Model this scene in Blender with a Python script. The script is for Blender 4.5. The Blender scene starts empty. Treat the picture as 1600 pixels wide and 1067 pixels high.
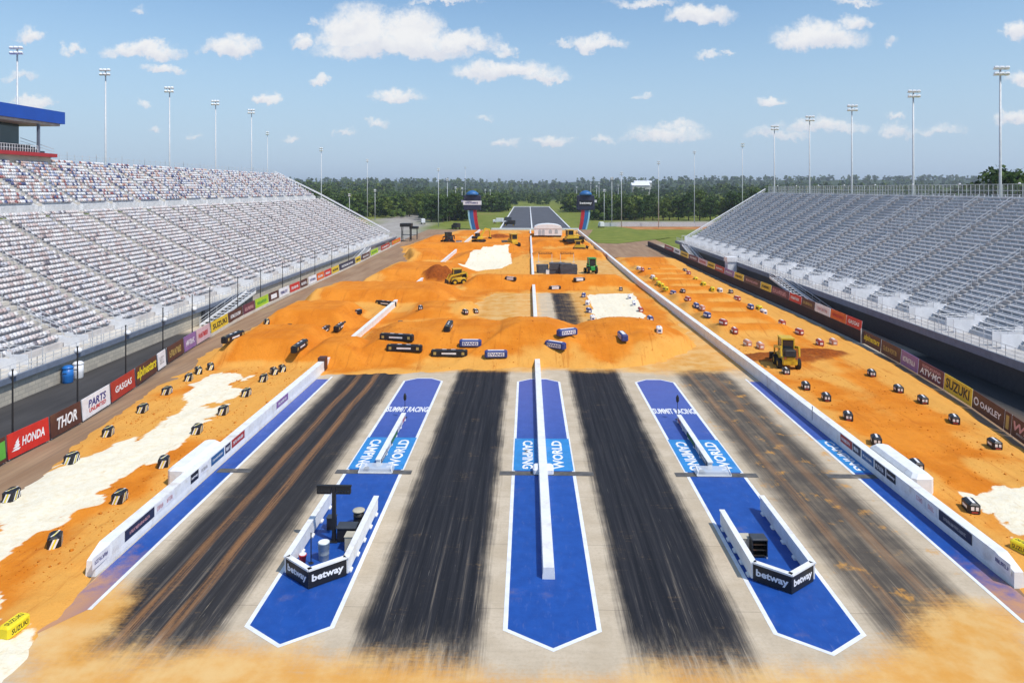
import bpy, bmesh, math, random
import numpy as np
from mathutils import Vector, Matrix
random.seed(7); RNG = np.random.default_rng(11)
scene = bpy.context.scene
col = scene.collection

# ------------------------------------------------------------------ camera
CAM_H = 20.0; FPX = 1100.0; HX = 800.0; HY = 295.0; PW, PH = 1600.0, 1067.0
YAW = math.atan(25.0 / 1100.0)            # camera looks slightly left of the strip's axis (+Y)
cam_d = bpy.data.cameras.new('camera'); cam = bpy.data.objects.new('camera', cam_d); col.objects.link(cam)
cam.location = (0, 0, CAM_H); cam.rotation_euler = (math.radians(90), 0, YAW)
cam_d.sensor_width = 36.0; cam_d.lens = FPX / PW * 36.0
cam_d.shift_x = 0.0; cam_d.shift_y = -(PH / 2 - HY) / PW
cam_d.clip_start = 0.5; cam_d.clip_end = 30000
scene.camera = cam

# ------------------------------------------------------------------ light, view
SUN_EL = 56.0
sun_dir = Vector((0.80, -0.58, 0)).normalized() * math.cos(math.radians(SUN_EL)) + Vector((0, 0, math.sin(math.radians(SUN_EL))))
sun_d = bpy.data.lights.new('sun', 'SUN'); sun_d.energy = 3.7; sun_d.angle = math.radians(0.5); sun_d.color = (1.0, 0.95, 0.87)
sun = bpy.data.objects.new('sun', sun_d); col.objects.link(sun); sun.location = (60, -40, 90)
sun.rotation_euler = sun_dir.to_track_quat('Z', 'Y').to_euler()
scene.cycles.max_bounces = 4; scene.cycles.diffuse_bounces = 2; scene.cycles.glossy_bounces = 2; scene.cycles.transparent_max_bounces = 6
scene.view_settings.view_transform = 'Standard'; scene.view_settings.look = 'None'
scene.view_settings.exposure = 0.0; scene.view_settings.gamma = 1.0; scene.view_settings.use_curve_mapping = False

# ------------------------------------------------------------------ node helper
class NT:
    def __init__(s, tree): s.t = tree; s.t.nodes.clear()
    def n(s, kind, **kw):
        nd = s.t.nodes.new(kind)
        for k, v in kw.items(): setattr(nd, k, v)
        return nd
    def put(s, sock, v):
        if isinstance(v, bpy.types.NodeSocket): s.t.links.new(v, sock)
        elif v is not None: sock.default_value = v
    def m(s, op, a, b=None, c=None, clamp=False):
        nd = s.n('ShaderNodeMath', operation=op, use_clamp=clamp)
        s.put(nd.inputs[0], a); s.put(nd.inputs[1], b); s.put(nd.inputs[2], c); return nd.outputs[0]
    def v(s, op, a, b=None, out=0):
        nd = s.n('ShaderNodeVectorMath', operation=op); s.put(nd.inputs[0], a); s.put(nd.inputs[1], b); return nd.outputs[out]
    def sep(s, v):
        nd = s.n('ShaderNodeSeparateXYZ'); s.put(nd.inputs[0], v); return nd.outputs
    def comb(s, x=0.0, y=0.0, z=0.0):
        nd = s.n('ShaderNodeCombineXYZ'); s.put(nd.inputs[0], x); s.put(nd.inputs[1], y); s.put(nd.inputs[2], z); return nd.outputs[0]
    def noise(s, vec, scale, detail=4.0, rough=0.55, color=False):
        nd = s.n('ShaderNodeTexNoise'); s.put(nd.inputs['Vector'], vec); nd.inputs['Scale'].default_value = scale
        nd.inputs['Detail'].default_value = detail; nd.inputs['Roughness'].default_value = rough
        return nd.outputs['Color' if color else 0]
    def ss(s, x, a, b, lo=0.0, hi=1.0):
        nd = s.n('ShaderNodeMapRange', interpolation_type='SMOOTHSTEP'); s.put(nd.inputs[0], x)
        nd.inputs[1].default_value = a; nd.inputs[2].default_value = b; nd.inputs[3].default_value = lo; nd.inputs[4].default_value = hi
        return nd.outputs[0]
    def mix(s, f, a, b, blend='MIX'):
        nd = s.n('ShaderNodeMix', data_type='RGBA', blend_type=blend); s.put(nd.inputs[0], f)
        for sock, v in ((nd.inputs[6], a), (nd.inputs[7], b)):
            s.put(sock, (v[0], v[1], v[2], 1.0) if isinstance(v, (tuple, list)) else v)
        return nd.outputs[2]
    def attr(s, name, out=2):
        nd = s.n('ShaderNodeAttribute'); nd.attribute_name = name; return nd.outputs[out]

MATS = {}
def base_mat(name):
    m = bpy.data.materials.new(name); m.use_nodes = True; MATS[name] = m
    k = NT(m.node_tree); out = k.n('ShaderNodeOutputMaterial'); b = k.n('ShaderNodeBsdfPrincipled')
    k.t.links.new(b.outputs[0], out.inputs[0]); return m, k, b
def mat(name, c, rough=0.7, var=0.12, scale=1.5, metal=0.0, bump=0.0, bscale=20.0, spec=0.4, dirt=None):
    """plain painted / moulded surface with uneven tone, optional grime and fine relief"""
    m, k, b = base_mat(name)
    pos = k.n('ShaderNodeNewGeometry').outputs['Position']
    n1 = k.noise(pos, scale, 5.0, 0.65)
    cc = k.mix(k.ss(n1, 0.3, 0.7), tuple(v * (1 - var) for v in c), tuple(min(1, v * (1 + var)) for v in c))
    if dirt:
        n2 = k.noise(pos, scale * 0.37, 6.0, 0.7); cc = k.mix(k.ss(n2, 0.52, 0.75, 0, dirt[3]), cc, dirt[:3])
    k.put(b.inputs['Base Color'], cc); b.inputs['Roughness'].default_value = rough; b.inputs['Metallic'].default_value = metal
    b.inputs['Specular IOR Level'].default_value = spec
    if bump:
        bn = k.n('ShaderNodeBump'); bn.inputs['Strength'].default_value = bump; bn.inputs['Distance'].default_value = 0.05
        k.put(bn.inputs['Height'], k.noise(pos, bscale, 4.0)); k.put(b.inputs['Normal'], bn.outputs[0])
    return m

# ------------------------------------------------------------------ pixel <-> place
def g(px, py, h=0.0):
    d = FPX * (CAM_H - h) / (py - HY); r = (px - HX) / FPX * d
    return (r * math.cos(YAW) - d * math.sin(YAW), d * math.cos(YAW) + r * math.sin(YAW))
def pix_dir(px, py):
    r = (px - HX) / FPX; u = (HY - py) / FPX
    return (r * math.cos(YAW) - math.sin(YAW), math.cos(YAW) + r * math.sin(YAW), u)

# ------------------------------------------------------------------ sky with cumulus clouds
w = bpy.data.worlds.new('World'); scene.world = w; w.use_nodes = True
k = NT(w.node_tree)
wo = k.n('ShaderNodeOutputWorld')
sky = k.n('ShaderNodeTexSky', sky_type='NISHITA'); sky.sun_disc = False
sky.sun_elevation = math.radians(SUN_EL); sky.sun_rotation = math.atan2(sun_dir.x, sun_dir.y)
sky.air_density = 1.35; sky.dust_density = 1.0; sky.ozone_density = 2.6; sky.altitude = 200
D = k.n('ShaderNodeTexCoord').outputs['Generated']
dx, dy, dz = k.sep(D)
dyc = k.m('MAXIMUM', dy, 0.06)
U = k.m('DIVIDE', dx, dyc); V = k.m('DIVIDE', dz, dyc)
P0 = k.comb(U, V, 0.0)
nz = k.v('SUBTRACT', k.noise(P0, 16.0, 6.0, 0.62, True), (0.5, 0.5, 0.5))
nz2 = k.v('SUBTRACT', k.noise(P0, 60.0, 6.0, 0.68, True), (0.5, 0.5, 0.5))
P1 = k.v('ADD', P0, k.v('ADD', k.v('MULTIPLY', nz, (0.075, 0.045, 0.0)), k.v('MULTIPLY', nz2, (0.030, 0.024, 0.0))))
# clouds as (centre px, centre py, half width px, half height px, density)
CLOUDS = [(560, 40, 70, 42, 1), (640, 45, 66, 42, 1), (620, 72, 140, 24, 1), (470, 62, 26, 14, .9), (720, 62, 60, 22, .9),
 (785, 72, 20, 11, .6), (790, 108, 92, 20, .95), (850, 120, 46, 11, .7), (225, 78, 68, 17, 1), (360, 72, 48, 20, 1), (252, 106, 36, 10, .8),
 (46, 58, 30, 16, .85), (118, 75, 20, 9, .6), (50, 158, 38, 12, .8), (30, 120, 30, 8, .3), (222, 18, 22, 9, .35), (498, 122, 20, 9, .75),
 (416, 156, 22, 11, .85), (620, 146, 52, 13, .8), (590, 188, 26, 8, .55), (245, 206, 18, 7, .5), (300, 215, 18, 7, .4), (230, 166, 20, 7, .35),
 (930, 66, 42, 15, .85), (880, 70, 20, 8, .5), (1095, 24, 58, 18, 1), (1270, 58, 80, 26, .95), (1335, 36, 26, 15, .7), (1105, 84, 20, 7, .45),
 (1140, 82, 16, 6, .4), (1208, 153, 28, 11, .8), (1590, 48, 26, 20, .95), (1590, 122, 34, 14, .8), (1590, 182, 30, 12, .75), (860, 222, 36, 10, .65),
 (785, 226, 24, 8, .5), (1040, 212, 74, 15, .6), (1050, 198, 50, 10, .45), (1280, 194, 70, 13, .6), (1215, 208, 60, 10, .35), (1400, 204, 34, 14, .5),
 (1405, 182, 18, 7, .4), (1010, 2, 60, 8, .55), (690, -2, 60, 7, .5), (1335, 2, 40, 7, .45), (1470, 202, 50, 9, .25), (940, 218, 22, 9, .4),
 (1400, 66, 14, 8, .35), (750, 186, 18, 6, .3), (1004, 152, 16, 6, .3), (535, 205, 16, 6, .3), (450, 215, 20, 6, .3), (490, 30, 10, 9, .3)]
rag = k.m('MULTIPLY_ADD', k.noise(P0, 75.0, 6.0, 0.7), 0.95, -0.50)
blot = k.m('MULTIPLY_ADD', k.noise(P0, 30.0, 4.0, 0.6), 1.1, -0.55)
# pale veil low over the horizon, as on a humid summer day
tint = k.mix(1.0, sky.outputs[0], (0.86, 1.0, 1.12), 'MULTIPLY')
veil = k.mix(k.ss(dz, 0.0, 0.30, 0.80, 0.0), tint, (3.65, 4.85, 6.6))
def cloudy(run, ysum, extra=None):
    dens = k.ss(k.m('ADD', run, k.m('MULTIPLY', rag, k.ss(run, 0.0, 0.25))), 0.0, 0.84)
    if extra is not None: dens = k.m('MAXIMUM', dens, extra)
    dens = k.m('MULTIPLY', dens, 0.93, clamp=True)
    shade = k.ss(k.m('ADD', k.m('DIVIDE', ysum, k.m('ADD', run, 0.05)), blot), -0.45, 0.5)
    c = k.mix(dens, veil, k.mix(shade, (5.6, 5.75, 6.35), (7.3, 7.25, 7.2)))
    b_ = k.n('ShaderNodeBackground'); b_.inputs[1].default_value = 0.13; k.put(b_.inputs[0], c); return b_.outputs[0]
# the same fair-weather cloud goes on all round, outside the part of the sky described above
pl = k.v('DIVIDE', k.comb(dx, dy, 0.0), k.comb(k.m('ADD', dz, 0.12), k.m('ADD', dz, 0.12), 1.0))
rest = k.m('MULTIPLY', k.ss(k.noise(pl, 1.6, 6.0, 0.55), 0.58, 0.74, 0, .9), k.ss(dz, 0.02, 0.1))
total = cloudy(0.0, 0.0, rest)
def in_range(x, a, b_): return k.m('MULTIPLY', k.m('GREATER_THAN', x, a), k.m('LESS_THAN', x, b_))
front = k.m('MULTIPLY', in_range(V, -0.02, 0.30), k.m('GREATER_THAN', dy, 0.2))
EDG = [-.80, -.62, -.47, -.33, -.2, -.08, .06, .2, .34, .48, .62, .80]
for e0, e1 in zip(EDG[:-1], EDG[1:]):
    run = None; ysum = None
    for (cx, cy, rx, ry, dn) in CLOUDS:
        d = pix_dir(cx, cy + ry * 0.35); cu, cv = d[0] / d[1], d[2] / d[1]; hw = rx * 1.12 / FPX + 0.05
        if cu + hw < e0 or cu - hw > e1: continue
        wv = k.v('MULTIPLY', k.v('SUBTRACT', P1, (cu, cv, 0)), (FPX / (rx * 1.12), FPX / (ry * 1.45), 0))
        x_, y_, _ = k.sep(wv)
        y2 = k.m('MAXIMUM', y_, k.m('MULTIPLY', y_, -2.4))
        q = k.m('MULTIPLY_ADD', y2, y2, k.m('MULTIPLY', x_, x_))
        mm = k.m('MULTIPLY', k.m('SUBTRACT', 1.0, q, clamp=True), dn * 0.62 + 0.38)
        run = mm if run is None else k.m('MAXIMUM', run, mm)
        yy = k.m('MULTIPLY', mm, y_); ysum = yy if ysum is None else k.m('ADD', ysum, yy)
    ms = k.n('ShaderNodeMixShader'); k.put(ms.inputs[0], k.m('MULTIPLY', front, in_range(U, e0, e1)))
    k.put(ms.inputs[1], total); k.put(ms.inputs[2], cloudy(run, ysum)); total = ms.outputs[0]
k.t.links.new(total, wo.inputs[0])
w.cycles.sampling_method = 'MANUAL'; w.cycles.sample_map_resolution = 512

# ------------------------------------------------------------------ mesh helpers
class MB:
    def __init__(s): s.v = []; s.f = []
    def raw(s, vs, fs):
        o = len(s.v); s.v += [tuple(p) for p in vs]; s.f += [tuple(i + o for i in f) for f in fs]; return s
    def box(s, x0, x1, y0, y1, z0, z1):
        return s.raw([(x0,y0,z0),(x1,y0,z0),(x1,y1,z0),(x0,y1,z0),(x0,y0,z1),(x1,y0,z1),(x1,y1,z1),(x0,y1,z1)],
                     [(3,2,1,0),(4,5,6,7),(0,1,5,4),(1,2,6,5),(2,3,7,6),(3,0,4,7)])
    def cbox(s, x0, x1, y0, y1, z0, z1, b):
        """box with chamfered vertical and top edges"""
        def ring(i, z): return [(x0+b+i,y0+i,z),(x1-b-i,y0+i,z),(x1-i,y0+b+i,z),(x1-i,y1-b-i,z),(x1-b-i,y1-i,z),(x0+b+i,y1-i,z),(x0+i,y1-b-i,z),(x0+i,y0+b+i,z)]
        vs = ring(b*.5, z0) + ring(0, z0+b*.6) + ring(0, z1-b) + ring(b, z1)
        fs = [tuple(range(7,-1,-1)), tuple(range(24,32))]
        for l in range(3):
            for i in range(8): j=(i+1)%8; fs.append((l*8+i, l*8+j, l*8+8+j, l*8+8+i))
        return s.raw(vs, fs)
    def tube(s, p0, p1, r0, r1=None, n=8, cap=True):
        r1 = r0 if r1 is None else r1
        p0 = Vector(p0); p1 = Vector(p1); d = (p1-p0).normalized()
        a = d.cross(Vector((0,0,1)) if abs(d.z) < .9 else Vector((1,0,0))).normalized(); b = d.cross(a)
        vs = []
        for p, r in ((p0,r0),(p1,r1)):
            for i in range(n):
                t = 2*math.pi*i/n; vs.append(p + a*(r*math.cos(t)) + b*(r*math.sin(t)))
        fs = [(i,(i+1)%n,n+(i+1)%n,n+i) for i in range(n)]
        if cap: fs += [tuple(range(n-1,-1,-1)), tuple(range(n,2*n))]
        return s.raw(vs, fs)
    def bar(s, p0, p1, wx, wz):
        """rectangular bar between two points"""
        p0 = Vector(p0); p1 = Vector(p1); d = (p1-p0).normalized()
        a = d.cross(Vector((0,0,1)))
        a = Vector((1,0,0)) if a.length < 1e-4 else a.normalized()
        b = a.cross(d).normalized(); vs = []
        for p in (p0,p1):
            for sx, sz in ((-1,-1),(1,-1),(1,1),(-1,1)): vs.append(p + a*(sx*wx/2) + b*(sz*wz/2))
        return s.raw(vs, [(3,2,1,0),(4,5,6,7),(0,1,5,4),(1,2,6,5),(2,3,7,6),(3,0,4,7)])
    def prism(s, pts, z0, z1):
        n = len(pts)
        return s.raw([(x,y,z0) for x,y in pts]+[(x,y,z1) for x,y in pts],
                     [tuple(range(n-1,-1,-1)), tuple(range(n,2*n))]+[(i,(i+1)%n,n+(i+1)%n,n+i) for i in range(n)])
    def sect(s, prof, y0, y1):
        """profile in (x,z), counter-clockwise, extruded along y"""
        n = len(prof)
        return s.raw([(x,y0,z) for x,z in prof]+[(x,y1,z) for x,z in prof],
                     [tuple(range(n)), tuple(range(2*n-1,n-1,-1))]+[(i,n+i,n+(i+1)%n,(i+1)%n) for i in range(n)])
    def lathe(s, prof, n=12, c=(0,0)):
        vs = []; fs = []
        for r, z in prof:
            for i in range(n): t = 2*math.pi*i/n; vs.append((c[0]+r*math.cos(t), c[1]+r*math.sin(t), z))
        for l in range(len(prof)-1):
            for i in range(n): j=(i+1)%n; fs.append((l*n+i,l*n+j,l*n+n+j,l*n+n+i))
        fs += [tuple(range(n-1,-1,-1)), tuple(range((len(prof)-1)*n, len(prof)*n))]
        return s.raw(vs, fs)
    def mesh(s, name, m, smooth=False):
        me = bpy.data.meshes.new(name); me.from_pydata(s.v, [], s.f); me.update()
        me.materials.append(MATS[m] if isinstance(m, str) else m)
        bm = bmesh.new(); bm.from_mesh(me); bmesh.ops.recalc_face_normals(bm, faces=bm.faces); bm.to_mesh(me); bm.free()
        if smooth:
            for p in me.polygons: p.use_smooth = True
        return me
    def build(s, name, m, parent=None, smooth=False): return link(name, s.mesh(name, m, smooth), parent)
def link(name, me, parent=None, loc=None, rz=0.0):
    o = bpy.data.objects.new(name, me); col.objects.link(o)
    if parent is not None: o.parent = parent
    if loc is not None: o.location = loc
    if rz: o.rotation_euler = (0,0,rz)
    return o
def tag(o, label, cat, group=None):
    o['label'] = label; o['category'] = cat
    if group: o['group'] = group
    return o
def thing(name, label, cat, loc=(0,0,0), rz=0.0, group=None):
    o = bpy.data.objects.new(name, None); col.objects.link(o); o.empty_display_size = 0.3
    o.location = loc; o.rotation_euler = (0,0,rz); return tag(o, label, cat, group)
def struct(o): o['kind'] = 'structure'; return o
def stuff(o): o['kind'] = 'stuff'; return o
def np_mesh(name, v, f, m, attrs=None, smooth=False):
    """fast mesh from numpy quads; attrs: point-domain float arrays or face-domain colours"""
    me = bpy.data.meshes.new(name); me.vertices.add(len(v)); me.vertices.foreach_set('co', np.asarray(v, np.float32).ravel())
    f = np.asarray(f, np.int32); n, kk = f.shape
    me.loops.add(n*kk); me.loops.foreach_set('vertex_index', f.ravel())
    me.polygons.add(n); me.polygons.foreach_set('loop_start', np.arange(0, n*kk, kk, dtype=np.int32)); 
    try: me.polygons.foreach_set('loop_total', np.full(n, kk, np.int32))
    except Exception: pass
    me.update(calc_edges=True); me.validate()
    me.materials.append(MATS[m] if isinstance(m, str) else m)
    for nm, a in (attrs or {}).items():
        if a.ndim == 1:
            at = me.attributes.new(nm, 'FLOAT', 'POINT'); at.data.foreach_set('value', a.astype(np.float32))
        else:
            at = me.attributes.new(nm, 'FLOAT_COLOR', 'FACE'); at.data.foreach_set('color', a.astype(np.float32).ravel())
    if smooth: me.polygons.foreach_set('use_smooth', np.ones(n, bool))
    return me
BOXF = np.array([(3,2,1,0),(4,5,6,7),(0,1,5,4),(1,2,6,5),(2,3,7,6),(3,0,4,7)])
def np_boxes(lo, hi):
    """many axis-aligned boxes at once -> verts, quads"""
    lo = np.asarray(lo, float); hi = np.asarray(hi, float); n = len(lo)
    sel = np.array([(0,0,0),(1,0,0),(1,1,0),(0,1,0),(0,0,1),(1,0,1),(1,1,1),(0,1,1)])
    v = lo[:,None,:] + sel[None]*(hi-lo)[:,None,:]
    f = BOXF[None] + (np.arange(n)*8)[:,None,None]
    return v.reshape(-1,3), f.reshape(-1,4)

# lettering as real mesh
_T = {}
def text_mesh(txt, wd, ht, m, bold=0.02, shear=0.0, key=''):
    kk = (txt, round(wd,3), round(ht,3), m, shear, bold)
    if kk in _T: return _T[kk]
    cu = bpy.data.curves.new('lettering', 'FONT'); cu.body = txt; cu.align_x = 'CENTER'; cu.resolution_u = 2
    cu.offset = bold; cu.shear = shear; cu.space_line = 0.85
    o = bpy.data.objects.new('tmp', cu); col.objects.link(o)
    dg = bpy.context.evaluated_depsgraph_get(); me = bpy.data.meshes.new_from_object(o.evaluated_get(dg))
    bpy.data.objects.remove(o)
    co = np.zeros(len(me.vertices)*3, np.float32); me.vertices.foreach_get('co', co); co = co.reshape(-1,3)
    lo = co.min(0); hi = co.max(0); co[:,0] = (co[:,0]-(lo[0]+hi[0])/2)/(hi[0]-lo[0])*wd; co[:,1] = (co[:,1]-(lo[1]+hi[1])/2)/(hi[1]-lo[1])*ht; co[:,2] = 0
    me.vertices.foreach_set('co', co.ravel()); me.materials.clear(); me.materials.append(MATS[m]); me.name = 'lettering'; me.update()
    _T[kk] = me; return me
def put_text(txt, wd, ht, m, parent, origin, xdir, ydir, bold=0.02, shear=0.0, name='lettering'):
    me = text_mesh(txt, wd, ht, m, bold, shear); o = bpy.data.objects.new(name, me); col.objects.link(o); o.parent = parent
    xd = Vector(xdir).normalized(); yd = Vector(ydir).normalized(); zd = xd.cross(yd)
    M = Matrix((xd, yd, zd)).transposed().to_4x4(); M.translation = Vector(origin); o.matrix_local = M; return o
ORD = ['first','second','third','fourth','fifth','sixth','seventh','eighth','ninth','tenth','eleventh','twelfth','thirteenth','fourteenth',
       'fifteenth','sixteenth','seventeenth','eighteenth','nineteenth','twentieth','twenty-first','twenty-second','twenty-third','twenty-fourth','twenty-fifth','twenty-sixth','twenty-seventh','twenty-eighth','twenty-ninth','thirtieth']
# ------------------------------------------------------------------ numpy noise and polygon distance
def vnoise(x, y, seed=0):
    xi = np.floor(x).astype(np.int64); yi = np.floor(y).astype(np.int64); fx = x-xi; fy = y-yi
    def hsh(a, b):
        n = (a*374761393 + b*668265263 + seed*1442695041) & 0xFFFFFFFF
        n = ((n ^ (n >> 13))*1274126177) & 0xFFFFFFFF; return ((n ^ (n >> 16)) & 0xFFFF)/65535.0
    u = fx*fx*(3-2*fx); v = fy*fy*(3-2*fy)
    return (hsh(xi,yi)*(1-u)+hsh(xi+1,yi)*u)*(1-v)+(hsh(xi,yi+1)*(1-u)+hsh(xi+1,yi+1)*u)*v
def fbm(x, y, seed=0, oct=4):
    t = 0; a = .5; s = 0
    for i in range(oct): t = t+a*vnoise(x, y, seed+i*17); s += a; a *= .5; x = x*2.03+5.1; y = y*2.03+9.7
    return t/s
def sdist(x, y, poly):
    """signed distance, positive inside"""
    x = np.asarray(x, float); y = np.asarray(y, float)
    d = np.full(x.shape, 1e9); ins = np.zeros(x.shape, bool); n = len(poly)
    for i in range(n):
        ax, ay = poly[i]; bx, by = poly[(i+1) % n]; ex, ey = bx-ax, by-ay
        t = np.clip(((x-ax)*ex+(y-ay)*ey)/(ex*ex+ey*ey+1e-9), 0, 1)
        d = np.minimum(d, np.hypot(x-ax-t*ex, y-ay-t*ey))
        c = ((ay > y) != (by > y)) & (x < (bx-ax)*(y-ay)/((by-ay) if by != ay else 1e-9)+ax); ins ^= c
    return np.where(ins, d, -d)
def sstep(x, a, b): t = np.clip((x-a)/(b-a), 0, 1); return t*t*(3-2*t)
def gp(pts): return [g(*p) for p in pts]

# ------------------------------------------------------------------ where the dirt lies (outlines read from the photograph, on the ground plane)
INFIELD = gp([(500,588),(620,585),(760,577),(850,574),(960,577),(1040,564),(1092,540),(1066,503),(1030,462),(995,441),(930,436),(836,436)]) + \
          [(2.0,152),(2.0,196),(22.3,196),(22.6,330),(-33,338),(-40,290),(-43.5,240)] + gp([(640,407),(580,437),(500,466),(440,490),(385,515),(330,548),(290,580)]) + [(-37.5,74),(-22.6,73)]
LEFTLANE = [(-22.85,36.6),(-22.85,90),(-36,90)] + gp([(230,612),(120,694),(40,762)]) + [(-34.5,34),(-38,12),(-14,12)] + [(-20.6,12),(-20.9,28),(-21.7,33),(-22.3,35.7)]
RIGHTLANE = [(22.6,10),(23.4,28),(24.5,35.4),(25.1,37),(25.1,90),(24.2,140),(23.8,196),(26,206),(33,206),(41.3,196),(41.6,140),(42.6,100),(41.9,82),(40.2,68),(38.2,56),(32,20)]
WINDOW = gp([(775,459),(905,458),(922,514),(880,519),(835,514),(780,506),(735,498),(742,478)])
SANDS = [gp([(0,872),(60,835),(150,795),(225,738),(300,700),(322,655),(350,625),(398,588),(340,588),(305,600),(265,650),(205,690),(150,715),(80,745),(0,800)]) ,
         gp([(0,905),(30,885),(35,860),(0,830),(-60,900),(-60,1067),(40,1067),(22,1010),(0,985)]),
         gp([(918,461),(990,459),(1000,475),(1008,500),(1016,513),(940,513),(925,490)]),
         gp([(752,394),(796,393),(802,410),(786,420),(745,424),(716,423),(735,405)]),
         gp([(1520,775),(1560,770),(1600,765),(1640,770),(1640,838),(1590,835),(1560,812)])]
PILES = [(29.6,83.5,6.5,2.6,1.1),(34.5,86,5.0,2.4,1.0),(-19.2,152,4.0,4.0,1.6),(23.6,205,3.2,4.0,1.2),(-10.5,262,5,8,1.2)]   # loose dark soil: x, y, rx, ry, height
def ridge(x, y, x0, x1, y0, y1, hgt, ramp):
    """flat-topped bank"""
    return hgt*np.minimum(np.minimum(sstep(x, x0-ramp*.5, x0+ramp*.5), 1-sstep(x, x1-ramp*.5, x1+ramp*.5)), np.minimum(sstep(y, y0, y0+ramp), 1-sstep(y, y1-ramp, y1)))
def dirt_fields(x, y):
    x = np.asarray(x, float); y = np.asarray(y, float)
    wob = (fbm(x*.35, y*.35, 3)-.5)*2.2 + (fbm(x*1.4, y*1.4, 9)-.5)*.7
    s = np.maximum(np.maximum(sdist(x, y, INFIELD)+wob, sdist(x, y, LEFTLANE)+wob*.55), sdist(x, y, RIGHTLANE)+wob*.25)
    s = np.minimum(s, -(sdist(x, y, WINDOW)+wob*1.0))
    # the dirt stops against both outer walls
    s = np.where((x > -22.8) & (x < -21.3) & (y < 75) & (y > 35.9), -3, s)
    cov = sstep(s, -0.9, 1.1)
    h = -0.16 + 0.26*cov
    m = np.zeros_like(h)
    m = np.maximum(m, ridge(x, y, -19.5, 17.5, 78.5, 100, 2.5, 7.5)*(0.62+.75*fbm(x*.13, y*.05, 5)))
    m = np.maximum(m, 3.0*np.clip(1-((x-12.5)/9)**2-((y-92)/9)**2,0,1)**.8); m = np.maximum(m, 2.6*np.clip(1-((x+11)/8)**2-((y-92)/9)**2,0,1)**.8)            # bank across the strip
    m = np.maximum(m, ridge(x, y, -5, 6, 78, 99, 3.6, 9.5))
    m = np.maximum(m, ridge(x, y, -35.5, -26, 78, 93, 2.5, 3.4)); m = np.maximum(m, ridge(x, y, -37.5, -26.5, 98, 113, 2.4, 3.4))
    m = np.maximum(m, ridge(x, y, -40, -15, 118, 140, 2.2, 6)); m = np.maximum(m, ridge(x, y, -18, -5, 103, 122, 1.4, 6))
    m = np.maximum(m, ridge(x, y, -12, 20, 139, 151, 2.2, 5)); m = np.maximum(m, ridge(x, y, -34, -16, 147, 178, 2.2, 8))
    m = np.maximum(m, ridge(x, y, -40, -25.5, 190, 214, 2.4, 8)); m = np.maximum(m, ridge(x, y, -19, -9, 192, 214, 2.0, 8)); m = np.maximum(m, ridge(x, y, -38, -4, 219, 236, 2.4, 6)); m = np.maximum(m, ridge(x, y, -38, -26, 250, 275, 2.4, 8)); m = np.maximum(m, ridge(x, y, -18, -4, 245, 268, 2.0, 8))
    m = np.maximum(m, ridge(x, y, 2, 22, 198, 214, 2.2, 7)); m = np.maximum(m, ridge(x, y, 2.5, 21, 238, 262, 2.0, 8))
    m = np.maximum(m, ridge(x, y, -30, 18, 284, 300, 1.3, 8))
    m = np.maximum(m, ridge(x, y, 25.5, 40, 182, 200, 1.3, 8))
    rl = (x > 25.4) & (x < 38)
    m = np.where(rl, np.maximum(m, 0.95*(0.5-0.5*np.cos(y*2*math.pi/9.5))*sstep(y,92,100)*(1-sstep(y,176,184))*sstep(x,25.4,27)*(1-sstep(x,35.5,38))), m)
    m = np.maximum(m, ridge(x, y, -25.5, -19.5, 77.3, 89.5, 1.9, 4))
    dark = np.zeros_like(h)
    for (cx, cy, rx, ry, hh) in PILES:
        q = np.hypot((x-cx)/rx, (y-cy)/ry)+(fbm(x*.8, y*.8, 21)-.5)*.55
        b = 1-sstep(q, .15, 1.0); m = m + b*hh*(0.5 if cx > 25 else 1.0); dark = np.maximum(dark, 1-sstep(q, .72, 1.02))
    rough = (fbm(x*.55, y*.55, 31)-.5)*.24 + (fbm(x*2.2, y*2.2, 41)-.5)*.07 + (fbm(x*1.9, y*.12, 47)-.5)*.12
    h = h + m*cov + rough*cov
    sand = np.zeros_like(h)
    ws = (fbm(x*.5, y*.28, 51)-.5)*4.2+(fbm(x*2, y*1.1, 61)-.5)*1.3
    for i, pl in enumerate(SANDS): sand = np.maximum(sand, sstep(sdist(x, y, pl)+ws*(1.0 if i in (0,1,4) else .35), -.15, .35))
    edge = 1-sstep(s+(fbm(x*.2, y*.2, 71)-.5)*6, .3, 5.0)
    tan = np.maximum(edge*.85, sstep(x+(fbm(x*.3,y*.1,5)-.5)*3, 35.2, 38.2)*(x > 25)*.95)
    tan = np.maximum(tan, (.10+.72*sstep(fbm(x*.12, y*.05, 81), .47, .64))*(1-sstep(m, .15, .9)))
    return h, sand, tan, dark
def ground_z(x, y):
    return max(0.0, float(dirt_fields(np.array([x]), np.array([y]))[0][0]))
def on_dirt(px, py):
    h = 0.0
    for _ in range(8): x, y = g(px, py, h); h = .5*h+.5*ground_z(x, y)
    x, y = g(px, py, h); return x, y, ground_z(x, y)

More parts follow.
